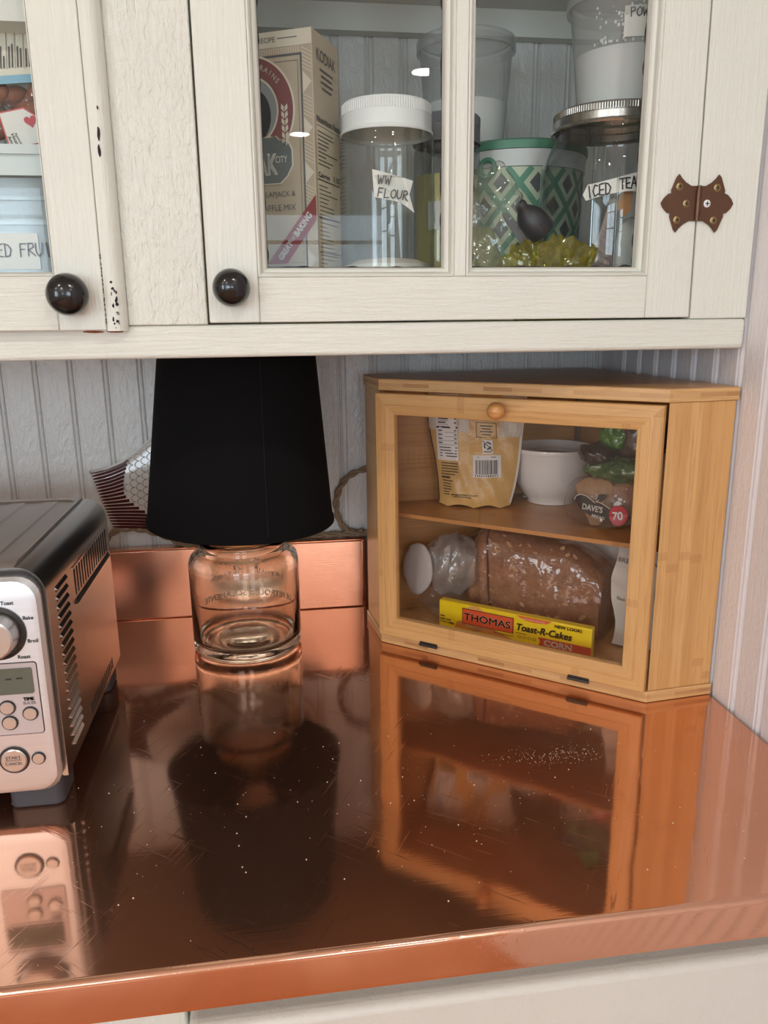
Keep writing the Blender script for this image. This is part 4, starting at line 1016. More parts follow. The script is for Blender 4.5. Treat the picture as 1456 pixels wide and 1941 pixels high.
part('cord_strand', MB().tube(A2, .0021, 8), M['cord'], c2, smooth=60); part('cord_strand', MB().tube(B2, .0021, 8), M['cord'], c2, smooth=60)

# ================================================================== FISH PLATTER behind the lamp
fp_ = thing('fish_platter', 'fish-shaped ceramic platter with scale pattern and dark red striped tail', 'platter', (-.58, -.03, .099))
# outline in (x, z) ; tail to the left
top_e = [(-.6925, .2065), (-.670, .2105), (-.650, .2185), (-.630, .2325), (-.606, .2520), (-.575, .2680), (-.535, .2790), (-.490, .2800), (-.445, .2680), (-.410, .2450), (-.395, .2170)]
bot_e = [(-.6705, .1305), (-.655, .1275), (-.640, .1265), (-.620, .1235), (-.600, .1170), (-.572, .1080), (-.535, .1020), (-.490, .1020), (-.445, .1180), (-.410, .1620), (-.395, .2100)]
def edge_at(E, x):
    if x <= E[0][0]: return E[0][1]
    for (a, b), (c, d) in zip(E, E[1:]):
        if a <= x <= c: return b+(d-b)*(x-a)/(c-a)
    return E[-1][1]
def fy(x, z): return -.0060-.058*max(0, .280-z)
body = MB(); NX = 60; NZ = 16
def fish_pt(a, b, back):
    x = -.6925+(.6925-.395)*a
    zt, zb = edge_at(top_e, x), edge_at(bot_e, max(x, -.6705))
    if x < -.6705: zb = .2065-(x+.6925)/.022*.076
    z = zb+(zt-zb)*b; e = .003*(1-abs(2*b-1)**4)
    return Vector((x, fy(x, z)-(e if not back else -.0035), z))
body.grid(lambda a, b: fish_pt(a, b, False), NX, NZ); body.grid(lambda a, b: fish_pt(a, b, True), NX, NZ)
n0 = (NX+1)*(NZ+1)
for i in range(NX):
    body.f.append((i, i+1, n0+i+1, n0+i)); t0 = NZ*(NX+1); body.f.append((t0+i, t0+i+1, n0+t0+i+1, n0+t0+i))
for jx in range(NZ):
    w_ = NX+1; body.f.append((jx*w_, (jx+1)*w_, n0+(jx+1)*w_, n0+jx*w_)); body.f.append((jx*w_+NX, (jx+1)*w_+NX, n0+(jx+1)*w_+NX, n0+jx*w_+NX))
part('platter_body', body, plain('glazed_grey_white', lin(214, 206, 196), .12, coat=.6), fp_, smooth=50)
ffn = lambda e: (lambda x, z: Vector((x, fy(x, z)-.0036-e, z)))
def tail_x(t): return -.6455-.0095*math.sin(PI*t)+.043*max(0, t-.55)**1.4*1.6   # inner edge of the tail stripes, t from top to bottom
D = Dec(ffn(.0003))
for k in range(19):
    t = k/18
    xi = -.6430-.008*math.sin(PI*min(1, t*1.25))+(.055*((t-.45)/.55)**1.5 if t > .45 else 0)
    zi = .2195-(.2195-.1235)*t
    xo = -.6905+.0215*t*1.0; zo = .2040-(.2040-.1320)*t
    wd = .0046 if t < .5 else .0041
    n = 6; up = []; lo = []
    for q in range(n+1):
        s = q/n; x = xo+(xi-xo)*s; z = zo+(zi-zo)*s-.0022*math.sin(PI*s)*(1-t*1.6); hw_ = .36*(.0040*(1-s)+.0053*s)*(.55 if q == 0 else 1)
        zt_ = edge_at(top_e, x)-.0022; zb_ = edge_at(bot_e, max(x, -.6705))+.0012
        up.append((x, min(zt_, z+hw_))); lo.append((x, max(zb_, z-hw_)))
    D.poly(up+lo[::-1])
D.part('tail_stripes', plain('dark_red_glaze', lin(74, 14, 14), .15, coat=.5), fp_, kind='stuff')
D = Dec(ffn(.0004)); q = .0098
for i in range(-2, 34):
    for j in range(22):
        cx = -.655+i*q*.80; cz = .100+j*q+(q/2 if i % 2 else 0)
        t_ = (.2195-cz)/(.2195-.1235); xin = -.6430-.008*math.sin(PI*min(1, max(0, t_*1.25)))+(.055*((t_-.45)/.55)**1.5 if t_ > .45 else 0)
        if cx < xin+.003 or cx > -.415: continue
        if not (edge_at(bot_e, max(cx, -.67))+.005 < cz < edge_at(top_e, cx)-.007): continue
        pts = [(cx+q*.62*math.cos(a)*-1+q*.3, cz+q*.5*math.sin(a)) for a in [-PI/2+PI*k/7 for k in range(8)]]
        D.line(pts, .00055)
D.part('scale_pattern', plain('brown_glaze_line', lin(92, 62, 54), .3), fp_, kind='stuff')
D = Dec(ffn(.0004)); D.line([(x, z-.0024) for x, z in top_e[:9]], .0007); D.part('rim_line', plain('grey_glaze_line', lin(150, 146, 142), .3), fp_)

# ================================================================== TOASTER OVEN
to = thing('toaster_oven', 'brushed steel toaster oven with dial, display and vented side', 'toaster oven', (-.84, -.32, 0))
TX0, TX1, TB, TT = -1.040, -.639, .0235, .2090
sec = [(TX0, TB), (TX1, TB), (TX1, TT-.024)]
for k in range(1, 9):
    a = PI/2*k/8; sec.append((TX1-.022+.022*math.cos(a), TT-.024+.024*math.sin(a)))
for k in range(0, 9):
    a = PI/2+PI/2*k/8; sec.append((TX0+.022+.022*math.cos(a), TT-.024+.024*math.sin(a)))
# side and top skin, left open where the top is recessed
skin = MB().prism(sec, -.4350, -.1905, 'y')
part('body_shell', skin, M['steel_side'], to, 'curved steel body shell', smooth=30)
# top: rim with recessed ribbed plate
rx0, rx1, ry0, ry1 = TX0+.028, -.6620, -.4120, -.2020
o1 = [(TX0+.022, -.4349), (TX1-.0225, -.4349), (TX1-.0225, -.1906), (TX0+.022, -.1906)]
i1 = rrect(rx0, rx1, ry0, ry1, .018)
tp = MB(); n = len(i1)
def near(p): return min(range(4), key=lambda k: (o1[k][0]-p[0])**2+(o1[k][1]-p[1])**2)
oo = []
for p in i1:
    # push outward to the rim rectangle
    x = o1[0][0] if abs(p[0]-rx0) < .0185 and abs(p[0]-rx0) <= abs(p[0]-rx1) else (o1[1][0] if abs(p[0]-rx1) < .0185 else p[0])
    y = o1[0][1] if abs(p[1]-ry0) < .0185 else (o1[2][1] if abs(p[1]-ry1) < .0185 else p[1])
    oo.append((x, y))
vs = [(x, y, TT+.0001) for x, y in oo]+[(x, y, TT+.0024) for x, y in [(a+(b-a)*.35, c+(d-c)*.35) for (a, c), (b, d) in zip(oo, i1)]]+[(x, y, TT+.0024) for x, y in i1]+[(x, y, TT+.0004) for x, y in rrect(rx0+.003, rx1-.003, ry0+.003, ry1-.003, .015)]
fs = []
for r in range(3):
    for i in range(n): fs.append((r*n+i, r*n+(i+1) % n, (r+1)*n+(i+1) % n, (r+1)*n+i))
fs.append(tuple(range(3*n, 4*n)))
part('top_plate', tp.add(vs, fs), M['steel_top'], to, 'dark brushed top plate with recess', smooth=30)
for k in range(9):
    x = -.6905-k*.0330
    part('top_rib', MB().prism([(x-.0012, TT+.0003), (x+.0012, TT+.0003), (x+.0060, TT+.0019), (x+.0240, TT+.0019), (x+.0290, TT+.0003)] if False else [(x-.0085, TT+.0003), (x+.0085, TT+.0003), (x+.0065, TT+.0018), (x-.0065, TT+.0018)], ry0+.006, ry1-.006, 'y'), M['steel_top'], to)
# front: dark seam then plate
part('front_seam', MB().prism(rrect(TX0+.0015, TX1-.0015, TB-.002, TT-.0012, .020), -.4400, -.4351, 'y'), M['steel_dark'], to, smooth=30)
fp0 = rrect(TX0+.002, TX1-.0022, .0175, TT-.0045, .0165); 
def inset(pl, d): cx = (TX0+TX1)/2; return [(x+(d if x < cx else -d), z+(d if z < .11 else -d)) for x, z in pl]
fpm = MB(); n = len(fp0); a0 = fp0; a1 = inset(fp0, .0058)
vs = [(x, -.4401, z) for x, z in a0]+[(x, -.4440, z) for x, z in a0]+[(x, -.4478, z) for x, z in inset(fp0, .0026)]+[(x, -.4490, z) for x, z in a1]
fs = [tuple(range(3*n, 4*n)), tuple(range(n))[::-1]]
for r in range(3):
    for i in range(n): fs.append((r*n+i, r*n+(i+1) % n, (r+1)*n+(i+1) % n, (r+1)*n+i))
part('front_plate', fpm.add(vs, fs), M['steel_front'], to, 'brushed steel control panel', smooth=30)
part('control_strip', MB().prism(rrect(-.70, -.6495, .0730, .1345, .0022), -.4496, -.4488, 'y'), plain('pale_grey_panel', lin(196, 186, 186), .4, .3), to, smooth=0)
part('strip_outline', MB().prism(rrect(-.7007, -.6488, .0723, .1352, .0028), -.4493, -.4486, 'y'), M['steel_dark'], to, smooth=0)
YB = -.4497
part('display', MB().prism(rrect(-.6985, -.6530, .1085, .1305, .0015), YB-.0008, YB+.0004, 'y'), plain('lcd_green', lin(92, 96, 84), .15), to, 'grey-green display showing dashes', smooth=0)
lcd = plane_fn((0, YB-.0009, 0), (1, 0, 0), (0, 0, 1), .0002)
Dec(lcd).rect(-.6735, .1212, -.6688, .1224).rect(-.6650, .1215, -.6603, .1227).rect(-.6820, .1210, -.6773, .1222).part('display_dashes', M['ink'], to)
fr_ = plane_fn((0, -.4490, 0), (1, 0, 0), (0, 0, 1), .0003)
D = Dec(fr_); D.text('Toast', -.6650, .1836, .0042, 'c', bold=.00008).text('Bake', -.6508, .1706, .0042, 'c', bold=.00008).text('Broil', -.6494, .1512, .0042, 'c', bold=.00008).text('Roast', -.6574, .1382, .0042, 'c', bold=.00008)
D.part('lettering', M['ink'], to, 'Toast, Bake, Broil and Roast round the dial')
D = Dec(plane_fn((0, -.4496, 0), (1, 0, 0), (0, 0, 1), .0003)); D.text('TIME', -.6580, .1022, .0038, 'c', bold=.0002).text('SLICES', -.6578, .0988, .0034, 'c'); D.part('lettering', M['ink'], to, 'TIME SLICES')
def ycyl(c, prof, seg=40): 
    m = MB().lathe(prof, seg); m.v = [Vector((c[0]+v.x, c[1]-v.z, c[2]+v.y)) for v in m.v]; return m
dc = (-.6752, -.4490, .1605)
part('dial_ring', ycyl(dc, [(.0001, .0003), (.0218, .0003), (.0222, .0012), (.0205, .0020), (.0200, .0008), (.0001, .0008)]), M['steel_dark'], to, 'dark ring round the dial')
dl = part('dial_knob', ycyl(dc, [(.0001, .0165), (.0148, .0165), (.0162, .0155), (.0176, .0030), (.0185, .0010), (.0001, .0010)]), M['steel_btn'], to, 'steel dial knob')
part('dial_pointer', MB().tube([Vector((dc[0]+.0015, dc[1]-.0168, dc[2]+.006)), Vector((dc[0]+.0048, dc[1]-.0165, dc[2]+.0145))], .0005, 6), M['ink'], dl)
def button(c, r, h=.0022, name='button'):
    part('button_ring', ycyl((c[0], c[1], c[2]), [(.0001, .0002), (r*1.17, .0002), (r*1.17, .0008), (r*1.06, .0008), (r*1.06, .0003), (.0001, .0003)], 32), M['steel_dark'], to)
    return part(name, ycyl(c, [(.0001, h), (r*.90, h), (r, h*.7), (r, .0003), (.0001, .0003)], 32), M['steel_btn'], to, smooth=30)
button((-.6748, -.4496, .0972), .0054); button((-.6744, -.4496, .0838), .0054); button((-.6580, -.4496, .0908), .0052)
b = button((-.6752, -.4490, .0502), .0102, .0026, 'start_button'); button((-.6564, -.4490, .0500), .0047, .0020)
D = Dec(plane_fn((0, -.4517, 0), (1, 0, 0), (0, 0, 1), .0003)); D.text('START', -.6752, .0518, .0040, 'c').text('CANCEL', -.6752, .0468, .0035, 'c').line([(-.6815, .0508), (-.6690, .0508)], .0003); D.part('lettering', M['ink_soft'], b, 'START CANCEL')
part('oven_door', MB().prism(rrect(-1.022, -.716, .034, .186, .006), -.4560, -.4495, 'y'), M['steel_front'], to, bevel=.001)
part('door_glass', MB().prism(rrect(-1.000, -.738, .052, .150, .004), -.4568, -.4561, 'y'), plain('dark_oven_glass', (.006, .005, .005), .05), to, 'dark oven glass', smooth=0)
part('door_handle', MB().tube([(-.990, -.4562, .170), (-.990, -.478, .172), (-.980, -.482, .172), (-.758, -.482, .172), (-.748, -.478, .172), (-.748, -.4562, .170)], .0055, 12), M['steel_btn'], to, smooth=60)
# side louvres
XS = TX1
for k in range(18):
    z = .1805-k*.00835
    def lv(dx): return None
    sl = MB().add([(XS+.0002, -.411, z-.0022), (XS+.0002, -.377, z-.0022), (XS+.0002, -.377, z+.0016), (XS+.0002, -.411, z+.0016)], [(0, 1, 2, 3)])
    part('vent_slot', sl, M['slot_grey'], to, smooth=0)
    hd = MB().add([(XS, -.412, z+.0028), (XS, -.376, z+.0028), (XS+.0021, -.377, z+.0002), (XS+.0021, -.411, z+.0002), (XS, -.412, z+.0004), (XS, -.376, z+.0004)], [(0, 1, 2, 3), (3, 2, 5, 4), (0, 3, 4), (1, 5, 2)])
    part('vent_hood', hd, M['steel_side'], to, smooth=0)
part('grille_frame', MB().box(XS-.001, XS+.0008, -.3535, -.2020, .1795, .1812), M['steel_side'], to)
part('grille_shelf', MB().add([(XS+.0001, -.352, .1515), (XS+.0001, -.203, .1515), (XS+.0024, -.203, .1475), (XS+.0024, -.352, .1475), (XS+.0001, -.352, .1460), (XS+.0001, -.203, .1460)], [(0, 1, 2, 3), (3, 2, 5, 4), (0, 3, 4), (1, 5, 2)]), M['steel_dark'], to, 'dark ledge below the grille')
for k in range(15):
    y = -.3470+k*.0099
    part('vent_slot', MB().prism([(y-.0014, .1540), (y+.0014, .1540), (y+.0018, .1770), (y, .1792), (y-.0018, .1770)], XS-.0004, XS+.0003, 'x'), M['dark_slot'], to, smooth=0)
for k in range(14):
    y = -.335+k*.0078
    part('vent_slot', MB().prism([(y-.0009, .0285), (y+.0009, .0285), (y+.0009, .0400), (y-.0009, .0400)], XS-.0004, XS+.0003, 'x'), M['dark_slot'], to, smooth=0)
foot = plain('grey_rubber', lin(62, 64, 70), .6)
for (x, y) in ((-.6650, -.4200), (-1.012, -.4200), (-.6650, -.215), (-1.012, -.215)):
    part('foot', MB().prism(rrect(x-.022, x+.022, y-.022, y+.020, .008), .0003, .0240), foot, to, smooth=30, bevel=.002)

# ================================================================== BREAD BOX
BA = math.atan2(-.2052, .2513); BO = Vector((-.331, -.149, .0004))
bb = thing('bread_box', 'bamboo corner bread box with a clear-fronted drop door', 'bread box', BO, BA)
MBX = Matrix.Translation(BO) @ Matrix.Rotation(BA, 4, 'Z')
def L(mb): return mb.xf(MBX)
def Lp(x, y, z): return MBX @ Vector((x, y, z))
FLp, FRp, Rp, BLp, CRp = (0, 0), (.3244, 0), (.3797, .0553), (-.0573, .0573), (.1602, .2748)
outer = [FLp, FRp, Rp, CRp, BLp]
def shrink(poly, d):
    n = len(poly); out = []
    for i in range(n):
        p0, p1, p2 = Vector(poly[i-1]), Vector(poly[i]), Vector(poly[(i+1) % n])
        a = (p1-p0).normalized(); b = (p2-p1).normalized(); na = Vector((-a.y, a.x)); nb_ = Vector((-b.y, b.x))
        m_ = (na+nb_); k = d/(.5*(m_.length**2)); out.append(tuple(p1+m_*k))
    return out
BH = .3268
part('bottom_panel', L(MB().prism(outer, 0, .0122)), M['ply'], bb, 'laminated bamboo bottom plate', bevel=.0008)
tp_ = part('top_panel', L(MB().prism(outer, BH-.0127, BH)), M['ply'], bb, 'laminated bamboo top plate', bevel=.0008)
part('top_face', L(MB().prism(shrink(outer, .0012), BH+.0001, BH+.0004)), M['bam_h'], bb, smooth=0)
ins = shrink(outer, .0016); ins2 = shrink(outer, .0096)
def wallpanel(name, i, j, mat, gap=.0, gap2=.0005):
    a, b, c, d = Vector(ins[i]), Vector(ins[j]), Vector(ins2[j]), Vector(ins2[i])
    e = (b-a).normalized()*gap; g = (b-a).normalized()*gap2
    return part(name, L(MB().prism([tuple(a+e), tuple(b-g), tuple(c-g), tuple(d+e)], .0124, BH-.0129)), mat, bb, smooth=0, bevel=.0006)
# side panels start behind the door thickness
def sidepanel(name, front, back, fi, bi):
    a, b = Vector(ins[front]), Vector(ins[back]); d = (b-a).normalized()
    c, e = Vector(ins2[back]), Vector(ins2[front])
    return part(name, L(MB().prism([tuple(a+d*.0015), tuple(b-d*.0004), tuple(c-d*.0004), tuple(e+d*.006)], .0124, BH-.0129)), M['bam_v'], bb, smooth=0, bevel=.0006)
sidepanel('side_panel', 0, 4, 0, 0); sidepanel('side_panel', 1, 2, 0, 0)
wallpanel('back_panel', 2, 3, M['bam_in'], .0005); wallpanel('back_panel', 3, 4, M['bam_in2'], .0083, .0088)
part('peg_hole', L(MB().box(-.0195, -.0188, .063, .0642, .245, .2462)), M['dark_slot'], bb) if False else None
# shelf
sh = shrink(outer, .0102); SHZ0, SHZ1 = .1572, .1622
def clip_y(poly, y0):
    out = []
    for i in range(len(poly)):
        a, b = poly[i], poly[(i+1) % len(poly)]
        if a[1] >= y0: out.append(a)
        if (a[1] >= y0) != (b[1] >= y0): t = (y0-a[1])/(b[1]-a[1]); out.append((a[0]+(b[0]-a[0])*t, y0))
    return out
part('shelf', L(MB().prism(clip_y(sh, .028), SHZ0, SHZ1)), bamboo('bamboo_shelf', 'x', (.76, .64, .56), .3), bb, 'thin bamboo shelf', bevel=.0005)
# drop door, mitred frame with stepped moulding, acrylic pane
dr = holder('drop_door', bb, 'bamboo framed drop door with clear pane')
DX0, DX1, DZ0, DZ1 = .0004, .3228, .0132, .3118
PRF = [(0, -.0003), (0, -.0050), (.0009, -.0060), (.0120, -.0060), (.0124, -.0053), (.0134, -.0053), (.0138, -.0058), (.0190, -.0052), (.0238, -.0046), (.0244, -.0040), (.0244, .0040), (0, .0040)]
def tiltdoor(mb):                                     # the door hangs out a hair at its top
    for v in mb.v: v.y -= max(0, (v.z-DZ0))*.010
    return L(mb)
for s, nm, mt in (('bottom', 'door_rail', 'bam_h'), ('top', 'door_rail', 'bam_h'), ('left', 'door_stile', 'bam_v'), ('right', 'door_stile', 'bam_v')):
    part(nm, tiltdoor(mitred(MB(), DX0, DX1, DZ0, DZ1, PRF, s)), M[mt], dr, smooth=25)
part('acrylic_pane', tiltdoor(MB().box(DX0+.0246, DX1-.0246, .0006, .0026, DZ0+.0246, DZ1-.0246)), M['acrylic'], dr, 'clear acrylic pane', smooth=0)
kn = MB().lathe([(.0001, .0205), (.0045, .0198), (.0078, .0168), (.0092, .0125), (.0088, .0080), (.0066, .0045), (.0052, .0030), (.0052, .0), (.0001, .0)], 36)
kn.v = [Vector((.1558+v.x, -.0092-v.z, .3000+v.y)) for v in kn.v]
part('door_knob', L(kn), M['bam_knob'], dr, 'turned bamboo knob', smooth=60)
for s in (.0700, .2535):
    h = holder('hinge', bb, 'dark metal hinge')
    part('hinge_barrel', L(MB().tube([(s-.0118, -.0070, .0122), (s+.0118, -.0070, .0122)], .0019, 10)), M['steel_dark'], h)
    part('hinge_plate', L(MB().box(s-.0115, s+.0115, -.0066, -.0058, .0126, .0158)), M['steel_dark'], h)

# ------------------------------------------------------------------ on the bread box shelf
ZH = SHZ1+BO.z+.0004
BG = Matrix.Translation((-.2045, -.1175, ZH)) @ Matrix.Rotation(math.radians(-20), 4, 'Z')
bag = thing('flour_bag', 'tan stand-up pouch with nutrition table and barcode leaning at the back', 'pouch', (-.2045, -.1175, ZH), math.radians(-20))
BGH = .141
def bag_w(v): return .045+.0175*min(1, v/.12)
def bag_pt(u, v, side, e=0):
    """u in -1..1, v height; side -1 front, +1 back"""
    x = u*bag_w(v)-.001+.002*math.sin(v*40); bul = (1-abs(u)**2.4)*(.0155*max(0, 1-v/.17)**.55+.002)
    cr_ = .0030*noise.noise(Vector((x*38, v*30, side*5.2)))+.0022*noise.noise(Vector((x*80+v*40, v*24, 9)))
    if v < .012: bul *= .75+.25*v/.012
    return BG @ Vector((x, side*(bul)+cr_*(1-abs(u)**4)*(1 if side < 0 else 0)+.018*v/.14+(-e), v+.0035*max(0, .02-v)/.02*(abs(math.sin(u*4.2)))))
b_ = MB(); b_.grid(lambda a, b: bag_pt(-1+2*a, BGH*b, -1), 36, 30); b_.grid(lambda a, b: bag_pt(-1+2*a, BGH*b, 1), 36, 30)
n0 = 37*31
for i in range(36): b_.f.append((i, i+1, n0+i+1, n0+i))
part('pouch', b_, plain('tan_matte_film', lin(210, 168, 104), .30, bump=(34, .5, .006)), bag, smooth=60)
def bfn(e):
    def f(x, v):
        u = max(-.985, min(.985, (x+.001)/bag_w(v))); return bag_pt(u, v, -1, e)
    return f
white_b = plain('pale_pouch_print', lin(206, 196, 182), .45)
wp = plain('white_label_print', lin(226, 222, 218), .5)
for (a, b, z) in ((-.060, -.0385, .096), (-.021, -.0075, .094), (.0300, .0600, .0885)):
    D = Dec(bfn(.0010)); D.rect(a, z, b, BGH-.001, 6, 10); k = a
    while k < b-.002: D.poly([(k, z+.0003), (k+.0022, z-.0016), (k+.0044, z+.0003)]); k += .0044
    part('pale_panel', D.mb, white_b, bag, smooth=0)
for s0, s1 in ((.945, .998), (-.998, -.975)):
    m_ = MB(); m_.grid(lambda a, b: bag_pt(s0+(s1-s0)*a, .003+(BGH-.004)*b, -1, .0009), 2, 24); part('edge_seal', m_, wp if s0 > 0 else M['ink'], bag)
Dec(bfn(.0013)).rect(-.0500, .058, -.0225, BGH-.001, 10, 20).part('nutrition_label', wp, bag, 'white nutrition table')
Dec(bfn(.0013)).rect(-.0045, .0390, .0300, .0665, 10, 8).part('barcode_label', wp, bag, 'white barcode label')
Dec(bfn(.0013)).rect(.0080, .0685, .0205, .0845, 5, 5).part('recycling_label', wp, bag)
D = Dec(bfn(.0017))
random.seed(11)
for k, v in enumerate([.134, .129, .124, .119, .114, .109, .104]):
    D.line([(-.0490, v-.0016), (-.036, v-.0016), (-.0232, v-.0016)], .0004); D.line([(-.0485+.0014*(k > 2), v+.0008), (-.0440, v+.0008), (-.0395+random.random()*.008, v+.0008)], .0015); D.line([(-.0262, v+.0008), (-.0238, v+.0008)], .0013)
D.line([(-.0490, .0990), (-.036, .0990), (-.0232, .0990)], .0022)
for k, v in enumerate([.0945, .0895, .0845, .0795]):
    D.line([(-.0475, v-.0018), (-.036, v-.0018), (-.0235, v-.0018)], .0004); D.line([(-.0470, v+.0006), (-.0425, v+.0006)], .0013); D.line([(-.0265, v+.0006), (-.0242, v+.0006)], .0013)
D.line([(-.0465, .0742), (-.035, .0742), (-.0235, .0742)], .0011)
for k in range(3): D.line([(-.0460, .0705-k*.0035), (-.035, .0705-k*.0035), (-.0245, .0705-k*.0035)], .0011)
for k in range(5): D.line([(-.0450, .0545-k*.0034), (-.035, .0545-k*.0034), (-.0235-.004*(k == 4), .0545-k*.0034)], .0010)
D.line([(-.0440, .0370), (-.0340, .0370)], .0019); D.line([(-.0430, .0330), (-.030, .0330)], .0010)
for k in range(5): D.line([(-.0425+.0006*k, .0295-k*.0034), (-.0320+random.uniform(-.002, .002), .0295-k*.0034)], .0009)
for k in range(16): D.rect(-.0300+k*.0021, .0150+random.uniform(-.0004, .0004)+(.001 if k > 8 else 0), -.0300+k*.0021+.0014, .0168)
for k in range(11): D.rect(-.0275+k*.0021, .0122, -.0275+k*.0021+.0012, .0138)
x = -.0010
while x < .0265:
    w_ = random.choice([.0004, .0004, .0008, .0012]); D.rect(x, .0430, x+w_, .0605, 1, 5); x += w_+random.choice([.0004, .0006, .0009])
for k in range(11): D.rect(-.0020+k*.0027, .0402, -.0020+k*.0027+.0012, .0420)
D.line([(.002, .0640), (.024, .0640)], .0009)
D.line([(.0010, .0880), (.0010, .1060), (.0255, .1050), (.0255, .0870), (.0010, .0880)], .0006)
for k in range(4): D.line([(.006+k % 2*.002, .1020-k*.0035), (.0205-k % 2*.002, .1015-k*.0035)], .0012)
for k in range(3): D.line([(-.001+k*.002, .1190-k*.0045), (.0240-k*.002, .1185-k*.0045)], .0011)
D.ring(.01425, .0780, .0030, .0048, .3, 1.9, 8).ring(.01425, .0780, .0030, .0048, 2.4, 4.0, 8).ring(.01425, .0780, .0030, .0048, 4.5, 6.1, 8).line([(.0088, .0835), (.0197, .0725)], .0011)
D.line([(.0095, .0708), (.019, .0708)], .0010)
D.part('small_print', M['ink'], bag, 'nutrition figures, barcode and small print', kind='stuff')

bwl = thing('white_bowl', 'small white china bowl on the bamboo shelf', 'bowl', (-.1010, -.1060, ZH))
part('bowl_body', MB().lathe([(.0001, .0035), (.0240, .0035), (.0270, .0002), (.0300, .0002), (.0305, .0050), (.0385, .0130), (.0470, .0280), (.0505, .0450), (.0512, .0650), (.0520, .0662), (.0530, .0690), (.0525, .0715), (.0505, .0720), (.0492, .0705), (.0482, .0460), (.0445, .0280), (.0355, .0135), (.0200, .0075), (.0001, .0065)], 64, (-.1010, -.1060, ZH)), M['white_china'], bwl, smooth=50)
part('glass_lid', MB().lathe([(.0001, .0640), (.030, .0630), (.0440, .0605), (.0450, .0618), (.030, .0645), (.0001, .0655)], 48, (-.1010, -.1060, ZH)), M['jar_glass'], bwl, smooth=60)

# bagged sliced bread with green twisted top
def F(s, w_, z): return MBX @ Vector((s, w_, z-BO.z))
dv = thing('sliced_bread_bag', 'end of a sliced loaf in a clear printed bag with twisted green top', 'bread', tuple(F(.246, .075, ZH)), BA)
def LB(c, r, **k):
    m = MB().ball((0, 0, 0), r, **k); return m.xf(Matrix.Translation(c) @ Matrix.Rotation(BA, 4, 'Z'))
def tri_slice(s0, s1, zt, w0, w1):
    pts = [(s0, zt), (s0+.012, zt+.010), (s1-.006, zt+.013), (s1+.002, zt+.004), (s1, zt-.026), (s1-.012, ZH-BO.z+.0006), (s1-.022, ZH-BO.z+.0006), (s0+.008, zt-.020)]
    m = MB().prism([(a, b) for a, b in pts], w0, w1, 'y'); return m.xf(MBX)
part('bread_slice', tri_slice(.2130, .2550, .2080, .0760, .0880), M['crumb'], dv, bevel=.003, seg=3)
part('bread_slice', tri_slice(.2480, .2790, .2060, .0790, .0930), M['crust'], dv, bevel=.003, seg=3)
bgf = MB().ball((0, 0, 0), (.043, .024, .0295), 36, 24, .10, 40, 4, .72).xf(Matrix.Translation(F(.2470, .0850, ZH+.0298)) @ Matrix.Rotation(BA, 4, 'Z'))
part('bag_film', bgf, M['film'], dv, smooth=60)
part('green_band', LB(F(.2580, .082, .2300), (.0330, .0190, .0130), nu=56, nv=34, amp=.32, freq=55, seed=12, ridge=True), M['film_green'], dv, 'green printed band of the bag', smooth=40)
part('dark_band', LB(F(.2375, .082, .2450), (.0215, .0180, .0135), nu=50, nv=32, amp=.3, freq=55, seed=15, ridge=True), M['film_dark'], dv, 'black printed fold of the bag', smooth=40)
part('bag_neck', LB(F(.2520, .090, .2720), (.0160, .0110, .0220), nu=40, nv=32, amp=.3, freq=60, seed=21, ridge=True), film('bright_green_film', (.3, .6, .3), .7, lin(88, 146, 62)[:3], .2, 80), dv, 'bright green gathered neck of the bag', smooth=40)
part('bag_tail', LB(F(.2790, .096, .2640), (.0280, .0150, .0260), nu=46, nv=32, amp=.35, freq=45, seed=25, ridge=True), film('brown_film', (.5, .45, .42), .72, lin(96, 78, 68)[:3], .22, 60), dv, 'brown folded tail of the bag', smooth=40)
pf = lambda e: (lambda s, z: F(s, .0590-e+.35*max(0, abs(s-.247)-.020)**1.25*2.2, z))
Dec(pf(.0)).poly([(.2190, .1960), (.2215, .2010), (.2270, .2032), (.2330, .2018), (.2390, .1980), (.2430, .1950), (.2500, .1945), (.2560, .1905), (.2620, .1850), (.2600, .1790), (.2520, .1770), (.2400, .1790), (.2280, .1850)]).part('print_patch', plain('charcoal_bag_print', lin(44, 38, 38), .35), dv)
Dec(pf(.0004)).poly([(.2440, .1990), (.2470, .2050), (.2510, .2060), (.2560, .2055), (.2540, .2010), (.2490, .1960), (.2450, .1955)]).part('print_patch', plain('charcoal_bag_print2', lin(52, 46, 46), .35), dv)
D = Dec(pf(.0008)); D.text("DAVE'S", .2290, .1868, .0092, 'l', xs=.80, rot=-.10, bold=.0002); D.line([(.2470, .1990), (.2440, .1965), (.2490, .1960), (.2550, .1930), (.2600, .1900)], .0006); D.line([(.2190, .1960), (.2215, .2010), (.2270, .2032), (.2330, .2018), (.2390, .1980), (.2430, .1950)], .0006)
D.text('BREAD', .2400, .1790, .0048, 'l', rot=-.15).rect(.2495, .1748, .2520, .1785); D.part('lettering', plain('white_bag_print', lin(232, 228, 222), .5), dv, "DAVE'S in white letters")
Dec(pf(.0010)).disc(.2690, .1835, .0098, 32, .0112).part('print_disc', plain('red_bag_print', lin(186, 34, 50), .35), dv)
Dec(pf(.0014)).text('70', .2690, .1790, .0125, 'c', xs=.9, rot=.12, bold=.0003).part('lettering', plain('white_bag_print2', lin(236, 232, 228), .5), dv, 'white 70 on the red disc')

